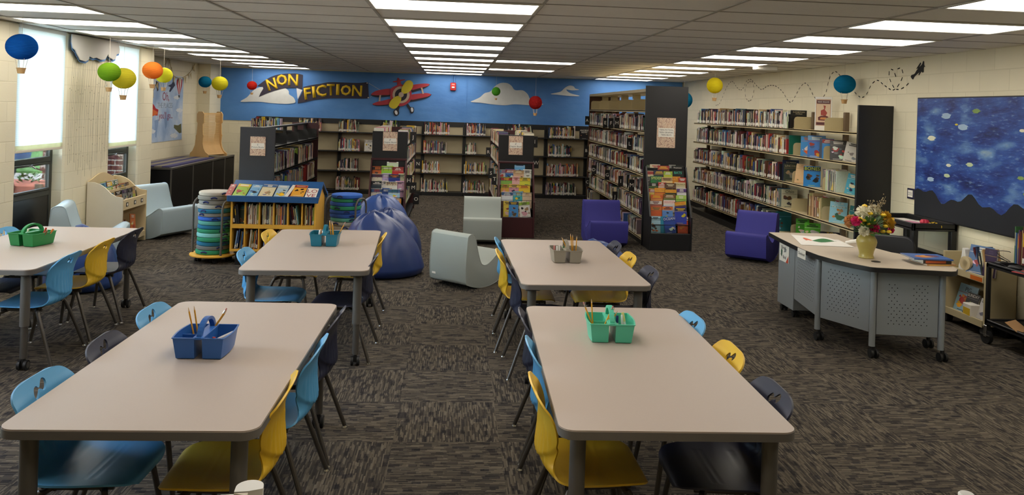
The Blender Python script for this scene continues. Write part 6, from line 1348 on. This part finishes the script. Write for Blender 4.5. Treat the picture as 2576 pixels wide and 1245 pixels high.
def flat_book(label, x, y, z, rz, w_, d_, h_, cov, spine, pict):
    t = thing('book', label, 'book', (x, y, z), rz, 'books lying on the desk'); b = MB(); b.bx(-w_/2, w_/2, -d_/2, d_/2, 0, .002); b.bx(-w_/2, w_/2, -d_/2, d_/2, h_-.002, h_); b.bx(-w_/2, w_/2, -d_/2, -d_/2+.003, 0, h_)
    m = mat('book_cloth', cov, .4); o = b.build('cover', m, t); b = MB(); b.bx(-w_/2+.003, w_/2-.003, -d_/2+.003, d_/2-.004, .002, h_-.002); b.build('pages', M['paper'], t)
    b = MB()
    for j, c in enumerate(pict): b.col = lin(c); b.prism([(w_*(-.15+.16*j)+.05*math.cos(a*PI/5)*(1+.3*math.sin(3*a)), d_*.08*(j-1)+.05*math.sin(a*PI/5)) for a in range(10)], h_, h_+.0004+.0001*j)
    b.col = lin(spine); b.bx(-w_*.42, w_*.30, -d_/2-.0006, -d_/2, h_*.15, h_*.85); b.build('cover_art', M['matte'], t)
flat_book('thin tan book at the bottom of the stack on the desk corner', 3.935, 6.12, DH+.0006, .05, .25, .22, .012, 'b98a5a', 'd8a24a', [])
flat_book('black and orange thick book in the middle of the desk stack', 3.91, 6.12, DH+.0135, .02, .24, .20, .030, '2a1d1a', 'b0522a', [])
flat_book('blue picture book with orange cover art on top of the desk stack', 3.885, 6.13, DH+.0445, -.10, .31, .25, .010, '3f5f9a', '3a4f86', ['b0662a', 'c98a3a', '5a3a5a'])
# office chair
t = thing('office_chair', 'black padded office chair behind the circulation desk', 'chair', (4.16, 7.18, 0), -.55)
def bk(u, v): x = (u-.5)*.46; return (x*(1-.10*v), .20+.05*(2*u-1)**2*-1+.03*v, .52+.24*v-.03*(abs(2*u-1)**5)*(1 if v > .6 else 0))
b = MB(); P = rrect(.48, .36, .10, 6); b.prism(P, -.03, .03, frame((0, .24, .60), (1, 0, 0), (0, .15, 1))); o = b.build('backrest', M['leather'], t, 50); md = o.modifiers.new('b', 'BEVEL'); md.width = .02; md.segments = 3; md.limit_method = 'ANGLE'; bake(o)
b = MB(); b.prism(rrect(.48, .46, .1, 6), .41, .48); o = b.build('seat', M['leather'], t, 50); md = o.modifiers.new('b', 'BEVEL'); md.width = .025; md.segments = 3; md.limit_method = 'ANGLE'; bake(o)
b = MB(); b.cyl((0, 0, .12), (0, 0, .41), .03, 16); b.build('gas_post', M['black_plastic'], t)
b = MB(); b.tube([(0, .1, .42), (0, .27, .44), (0, .28, .6)], .02, 8); b.build('back_bar', M['black_plastic'], t)
for k in range(5):
    a = k*2*PI/5+.3; b = MB(); b.tube([(.03*math.cos(a), .03*math.sin(a), .13), (.29*math.cos(a), .29*math.sin(a), .085)], [.028, .018], 8); lg = b.build('base_arm', M['black_plastic'], t); caster(lg, .29*math.cos(a), .29*math.sin(a), .085, .03, hub=False)
# ------------------------------------------------------------------ carts along the right wall
def tray(b, x0, x1, y0, y1, z, lip=.05):
    b.bx(x0, x1, y0, y1, z-.012, z, .002)
    for (a, c, d, e) in ((x0, x0+.03, y0, y1), (x1-.03, x1, y0, y1), (x0, x1, y0, y0+.03), (x0, x1, y1-.03, y1)): b.bx(a, c, d, e, z-.03, z+lip, .004)
t = thing('utility_cart', 'black plastic utility cart below the canvas, behind the desk', 'cart', (4.81, 7.86, 0)); x0, x1, y0, y1 = -.24, .22, -.42, .42
for z, nm in ((.845, 'top_tray'), (.50, 'middle_tray'), (.16, 'bottom_tray')): b = MB(); tray(b, x0, x1, y0, y1, z, .045 if z > .6 else .05); b.build(nm, M['black_plastic'], t)
for x in (x0+.03, x1-.03):
    for y in (y0+.03, y1-.03):
        b = MB(); b.bx(x-.03, x+.03, y-.03, y+.03, .10, .83, .008); b.build('post', M['black_plastic'], t); caster(t, x, y, .1, .045, hub=False)
t = thing('paper_tray', 'pale papers lying in the top of the black utility cart', 'papers', (4.78, 7.85, .846)); b = MB()
for k in range(4): b.T = at(rnd.uniform(-.03, .03), rnd.uniform(-.1, .1), .001+.0012*k, rnd.uniform(-.2, .2)); b.bx(-.14, .14, -.2, .2, 0, .001)
b.build('sheets', M['paper'], t)
mm('craft_red', 'c02a44', .6); mm('craft_yellow', 'd9b020', .6); mm('craft_green', '4f9a5a', .6); mm('craft_pink', 'd090a8', .7)
t = thing('craft_ball', 'crimson paper ball in the top tray of the black cart', 'craft', (4.80, 7.62, .852)); b = MB(); b.lathe([(.001, 0), (.03, .006), (.045, .03), (.03, .055), (.001, .06)], 18, wob=lambda a, z: 1+.12*math.sin(7*a)+.06*math.sin(13*a)); b.build('crumpled_paper', M['craft_red'], t)
t = thing('paper_chain', 'yellow paper chain in the top tray of the black cart', 'craft', (4.86, 7.52, .852))
for k in range(6): b = MB(); c = Vector((-.04+.022*k*.4, .04-.022*k, .018+.012*math.sin(k*.8))); b.tube([c+Vector((0, .014*math.cos(q*PI/6), .014*math.sin(q*PI/6))) if k % 2 else c+Vector((.014*math.cos(q*PI/6), 0, .014*math.sin(q*PI/6))) for q in range(13)], .004, 5, False); b.build('link', M['craft_yellow'], t)
t = thing('craft_leaf', 'green paper piece in the top tray of the black cart', 'craft', (4.76, 7.52, .852)); b = MB(); b.prism([(.0, -.07), (.05, -.03), (.06, .02), (.02, .07), (-.04, .05), (-.06, -.02)], 0, .004); b.build('sheet', M['craft_green'], t)
t = thing('craft_sheet', 'pink paper sheet in the top tray of the black cart', 'craft', (4.74, 7.74, .855)); b = MB(); b.grid(lambda u, v: ((u-.5)*.16, (v-.5)*.2, .004+.012*math.sin(u*3)*math.sin(v*2.6)), 8, 8); b.build('sheet', M['craft_pink'], t)
t = thing('blue_booklet', 'light blue booklet on the middle tray of the black cart', 'booklet', (4.72, 7.68, .505)); b = MB(); b.bx(-.09, .09, -.12, .12, 0, .006); b.build('cover', mat('booklet_blue', '6fb0d0', .4), t); b = MB(); b.bx(-.03, .04, -.06, .06, .006, .0065); b.build('cover_picture', M['win_panel'], t)
# beige two shelf book cart
t = thing('book_truck', 'beige steel book truck with two sloped shelves against the right wall', 'cart', (4.89, 6.90, 0)); x0, x1, y0, y1 = -.15, .14, -.29, .30
for y, nm in ((y0, 'near'), (y1, 'far')): b = MB(); b.bx(x0, x1, y-.015, y+.015, .10, .67, .004); b.build('end_panel', M['beige_metal'], t)
for z in (.53, .135):
    b = MB(); b.prism([(x0, z), (x1-.03, z-.03), (x1-.03, z-.045), (x0, z-.045)], y0+.016, y1-.016, frame((0, 0, 0), (1, 0, 0), (0, 0, 1)) @ Matrix.Scale(-1, 4, (0, 0, 1))); b.bx(x0-.004, x0+.012, y0+.016, y1-.016, z-.05, z+.012, .002); b.build('shelf', M['beige_metal'], t)
b = MB(); b.bx(x1-.03, x1-.02, y0+.016, y1-.016, .09, .62); b.build('back_panel', M['beige_metal'], t)
b = MB(); b.bx(x0-.006, x0-.004, y0+.03, y0+.19, .487, .525); b.build('orange_label', mat('label_orange', 'c8681f', .5), t)
for x in (x0+.04, x1-.06):
    for y in (y0+.02, y1-.02): caster(t, x, y, .10, .045, hub=False)
FX = 4.89+x0
def truck(label, y, z, w_, h_, base, band, pic, title=None, tcol='white', tilt=.3, dx=.02, **kw): facing('picture_book', label, 'book', Vector((FX+dx+.03, y, z)), -PI/2+.0, tilt, w_, h_, .012, base, band, pic, title, tcol, 'books on the beige truck', **kw)
truck('large pale blue picture book titled PIG on the lower truck shelf', 7.03, .125, .26, .26, '8fb3c4', None, ['red', 'yellow', 'red', 'orange'], 'PIG', 'black', tsize=.06, dx=.05, bandz=.72)
truck('black book with white lettering on the lower truck shelf', 6.90, .125, .17, .21, 'black', None, ['gray', 'lime'], 'SUNDAY', 'white', tsize=.04, dx=.02)
truck('white leaflet standing on the lower truck shelf', 6.73, .125, .10, .20, 'd0ccc8', None, ['gray'], None, 'gray', dx=.01)
t = thing('note_box', 'yellow and white note box on the lower truck shelf', 'box', (FX+.05, 6.84, .136), -.1); b = MB(); b.bx(-.05, .05, -.065, .065, 0, .11, .003); b.build('card_box', M['paper'], t); b = MB(); b.bx(-.052, -.05, -.055, .055, .01, .075); b.build('yellow_label', M['craft_yellow'], t)
t = thing('tape_dispenser', 'white tape dispenser with a roll of masking tape on the book truck', 'tape dispenser', (FX+.07, 6.92, .535), .15)
b = MB(); b.prism([(-.10, 0), (.09, 0), (.10, .03), (.03, .07), (-.02, .13), (-.03, .19), (-.06, .20), (-.07, .12), (-.10, .03)], -.03, .03, frame((0, 0, 0), (0, -1, 0), (0, 0, 1))); b.build('body', M['white_plastic'], t)
b = MB(); b.lathe([(.03, -.028), (.062, -.028), (.062, .028), (.03, .028), (.03, -.028)], 30); o = b.build('tape_roll', mat('masking_tape', 'c9b48a', .6), t); o.rotation_euler = (0, PI/2, 0); o.location = (-.055, -.03, .075)
row('top shelf of the beige book truck', (FX+.04, 6.79, .532), (0, -1, 0), .15, (.2, .25), (.15, .18), (.012, .03), MIXD, .3, lean0=-.28, tail=0)
facing('picture_book', 'blue spiral notebook leaning on the top of the book truck', 'book', Vector((FX+.03, 6.76, .535)), -PI/2+.35, .25, .22, .26, .014, '4f6f9a', None, ['white', 'red', 'charcoal'], None, 'white')
facing('picture_book', 'dark purple book leaning at the near end of the book truck', 'book', Vector((FX+.05, 6.64, .535)), -PI/2+.2, .12, .13, .25, .016, '3a2a4a', None, ['tan'], None, 'purple')
# near black av cart
t = thing('av_cart', 'black metal cart with large locking casters at the right picture edge', 'cart', (4.84, 6.02, 0)); x0, x1, y0, y1 = -.20, .19, -.46, .44
for z, nm in ((.69, 'top_shelf'), (.20, 'lower_shelf')): b = MB(); tray(b, x0, x1, y0, y1, z, .012); b.build(nm, M['black_lam'], t)
for x in (x0+.015, x1-.015):
    for y in (y0+.015, y1-.015):
        b = MB(); b.bx(x-.015, x+.015, y-.015, y+.015, .16, .69, .002); pp_ = b.build('post', M['black_lam'], t)
        b = MB(); b.cyl((x-.016, y, .06), (x+.016, y, .06), .06, 24); w1 = b.build('caster', M['tyre'], pp_)
        b = MB(); b.bx(x-.022, x+.022, y-.018, y+.018, .06, .16, .003); b.bx(x-.024, x-.02, y-.06, y+.05, .075, .085); b.build('caster_fork', M['chrome'], pp_)
CT = .6905
t = thing('computer_mouse', 'black computer mouse on the black metal cart', 'mouse', (4.72, 6.22, CT), .5); b = MB(); b.sphere((0, 0, .012), (.033, .058, .022), 16, 8); b.build('mouse_body', M['black_plastic'], t); b = MB(); b.tube([(0, .055, .01), (.02, .12, .02), (-.02, .2, .03), (.03, .25, .015)], .0025, 5); b.build('cable', M['black_plastic'], t)
t = thing('power_adapter', 'black adapter with cable coil at the cart corner', 'adapter', (4.72, 6.38, CT), .2); b = MB(); b.bx(-.05, .05, -.03, .03, 0, .03, .006); b.build('brick', M['black_plastic'], t); b = MB(); b.tube([(.05*math.cos(q*.5)+.02, .05*math.sin(q*.5), .02+.004*q+.03*math.sin(q*.4)) for q in range(24)], .003, 5); b.build('cable', M['black_plastic'], t)
t = thing('red_folder', 'red and pink folder on the black metal cart', 'folder', (4.76, 5.98, CT), .3); b = MB(); b.bx(-.12, .12, -.16, .16, 0, .004); b.build('folder_cover', mat('folder_red', 'b04a4a', .5), t); b = MB(); b.bx(-.06, .08, -.1, .06, .004, .0045); b.build('cover_picture', mat('folder_pink', 'c9808a', .5), t)
row('black metal cart at the right picture edge', (4.86, 6.42, CT+.012), (0, -1, 0), .62, (.24, .33), (.12, .15), (.008, .022), ['white', 'cream', 'green', 'gray', 'maroon', 'blue', 'tan', 'purple', 'white'], .15, tail=0)
t = thing('shoulder_bag', 'black fabric bag slumped on the lower shelf of the metal cart', 'bag', (4.85, 5.98, .201))
b = MB(); b.lathe([(.001, 0), (.15, 0), (.17, .05), (.16, .12), (.12, .19), (.06, .23), (.001, .24)], 36, wob=lambda a, z: 1+.12*math.sin(2*a)+.06*math.sin(5*a+z*20)+.03*math.sin(9*a-z*30)); b.build('bag_body', M['leather'], t)
b = MB(); b.tube([(-.1, -.1, .18), (-.14, -.05, .22), (-.12, .08, .23), (-.05, .16, .17)], .012, 8); b.build('strap', M['black_plastic'], t)
t = thing('envelope', 'tan envelope leaning on the black bag', 'envelope', (4.70, 6.14, .225), 0); b = MB(); b.T = Matrix.Rotation(.5, 4, 'Z') @ Matrix.Rotation(.55, 4, 'X'); b.bx(-.09, .09, -.07, .07, 0, .003); b.build('sheet', mat('kraft', 'b98f62', .8), t)
# counter top in front of the photographer with two small white holders that poke into the picture
t = thing('front_counter', 'counter just below the picture edge carrying two white holders', 'counter', (.3, 1.42, 0)); b = MB(); b.bx(-1.2, 1.0, -.28, .24, 0, .97, .004); b.build('cabinet', M['birch'], t); b = MB(); b.bx(-1.22, 1.02, -.30, .26, .97, 1.0, .004); b.build('worktop', M['lam_white'], t)
p = aty(612, 1232, 1.55)
t = thing('card_holder', 'white plastic holder at the bottom edge in front of the yellow chair', 'holder', (p.x, 1.55, 1.0005), .1); h = p.z-1.0+.006
b = MB(); b.prism([(.026*math.cos(a*PI/12), .026*math.sin(a*PI/12)) for a in range(13)]+[(-.026, -.02), (.0, -.02), (.026, -.012)], 0, h, at(.012, 0, 0)); b.bx(-.045, -.012, -.03, .0, 0, h-.012, .004); b.build('body', M['white_plastic'], t)
b = MB(); b.prism([(-.014, -.021), (.012, -.034), (.012, -.021)], 0, h-.002, at(.0, 0, 0)); b.build('slot', M['lam_white'], t)
p = aty(2432, 1241, 1.55); t = thing('white_canister', 'small white round canister top at the bottom right picture edge', 'canister', (p.x, 1.55, 1.0005)); b = MB(); b.lathe([(.001, 0), (.015, 0), (.016, p.z-1.003), (.013, p.z-1.0), (.001, p.z-.999)], 24); b.build('canister_body', M['white_plastic'], t)
# ------------------------------------------------------------------ books: the ones that show largest become objects, the rest one mass
bpy.context.view_layer.update()
dg = bpy.context.evaluated_depsgraph_get()
def seen(k):
    hits = 0; R_ = k['M']
    for f in (.35, .85):
        p = R_ @ Vector((k['s'][0]*.5, -.004, k['s'][1]*f)); x, y, z = project(p)
        if z < .2 or not (0 < x < 2576 and 0 < y < 1245): continue
        v = EYEV-p; L = v.length; ok = SC.ray_cast(dg, p+v.normalized()*.004, v.normalized(), distance=L-.1)[0]; hits += 0 if ok else 1
    return hits/2
for k in BOOKS:
    c = [project(k['M'] @ Vector((a*k['s'][0], d*k['s'][2], e*k['s'][1]))) for a in (0, 1) for d in (0, .3) for e in (0, 1)]
    k['area'] = (max(q[0] for q in c)-min(q[0] for q in c))*(max(q[1] for q in c)-min(q[1] for q in c)) if all(q[2] > .1 for q in c) else 0
    k['area'] *= seen(k)
BOOKS.sort(key=lambda k: -k['area'])
def nth(i): return '%d%s' % (i, 'th' if 10 < i % 100 < 20 else {1: 'st', 2: 'nd', 3: 'rd'}.get(i % 10, 'th'))
NI = 296; used = {}; cnt = {}
ctxn = {}
for k in sorted(BOOKS, key=lambda k: k['nb']):
    ctxn[k['ctx']] = ctxn.get(k['ctx'], 0)+1; k['j'] = ctxn[k['ctx']]
mass = MB()
for n_, k in enumerate(BOOKS):
    w_, h_, d_ = k['s']
    if n_ < NI and k['area'] > 0:
        b = MB(); book_geo(b, w_, h_, d_, k['c'], k['c2'], k['lab']); o = b.build('library_book', M['book']); o.matrix_world = k['M']
        tag(o, '%s%s book, %s from left, %s' % ('thin ' if w_ < .008 else '', k['name'], nth(k['j']), k['ctx']), 'book', 'books: '+k['ctx'])
    else:
        mass.T = k['M']; book_geo(mass, w_, h_, d_, k['c'], k['c2'], k['lab'], False)
o = mass.build('shelved_books', M['book']); tag(o, 'rows of small library books filling the farther shelves', 'books'); o['kind'] = 'stuff'
print('BOOKS', len(BOOKS), 'seen', sum(1 for k in BOOKS if k['area'] > 0), 'cut', BOOKS[min(NI, len(BOOKS)-1)]['area'])
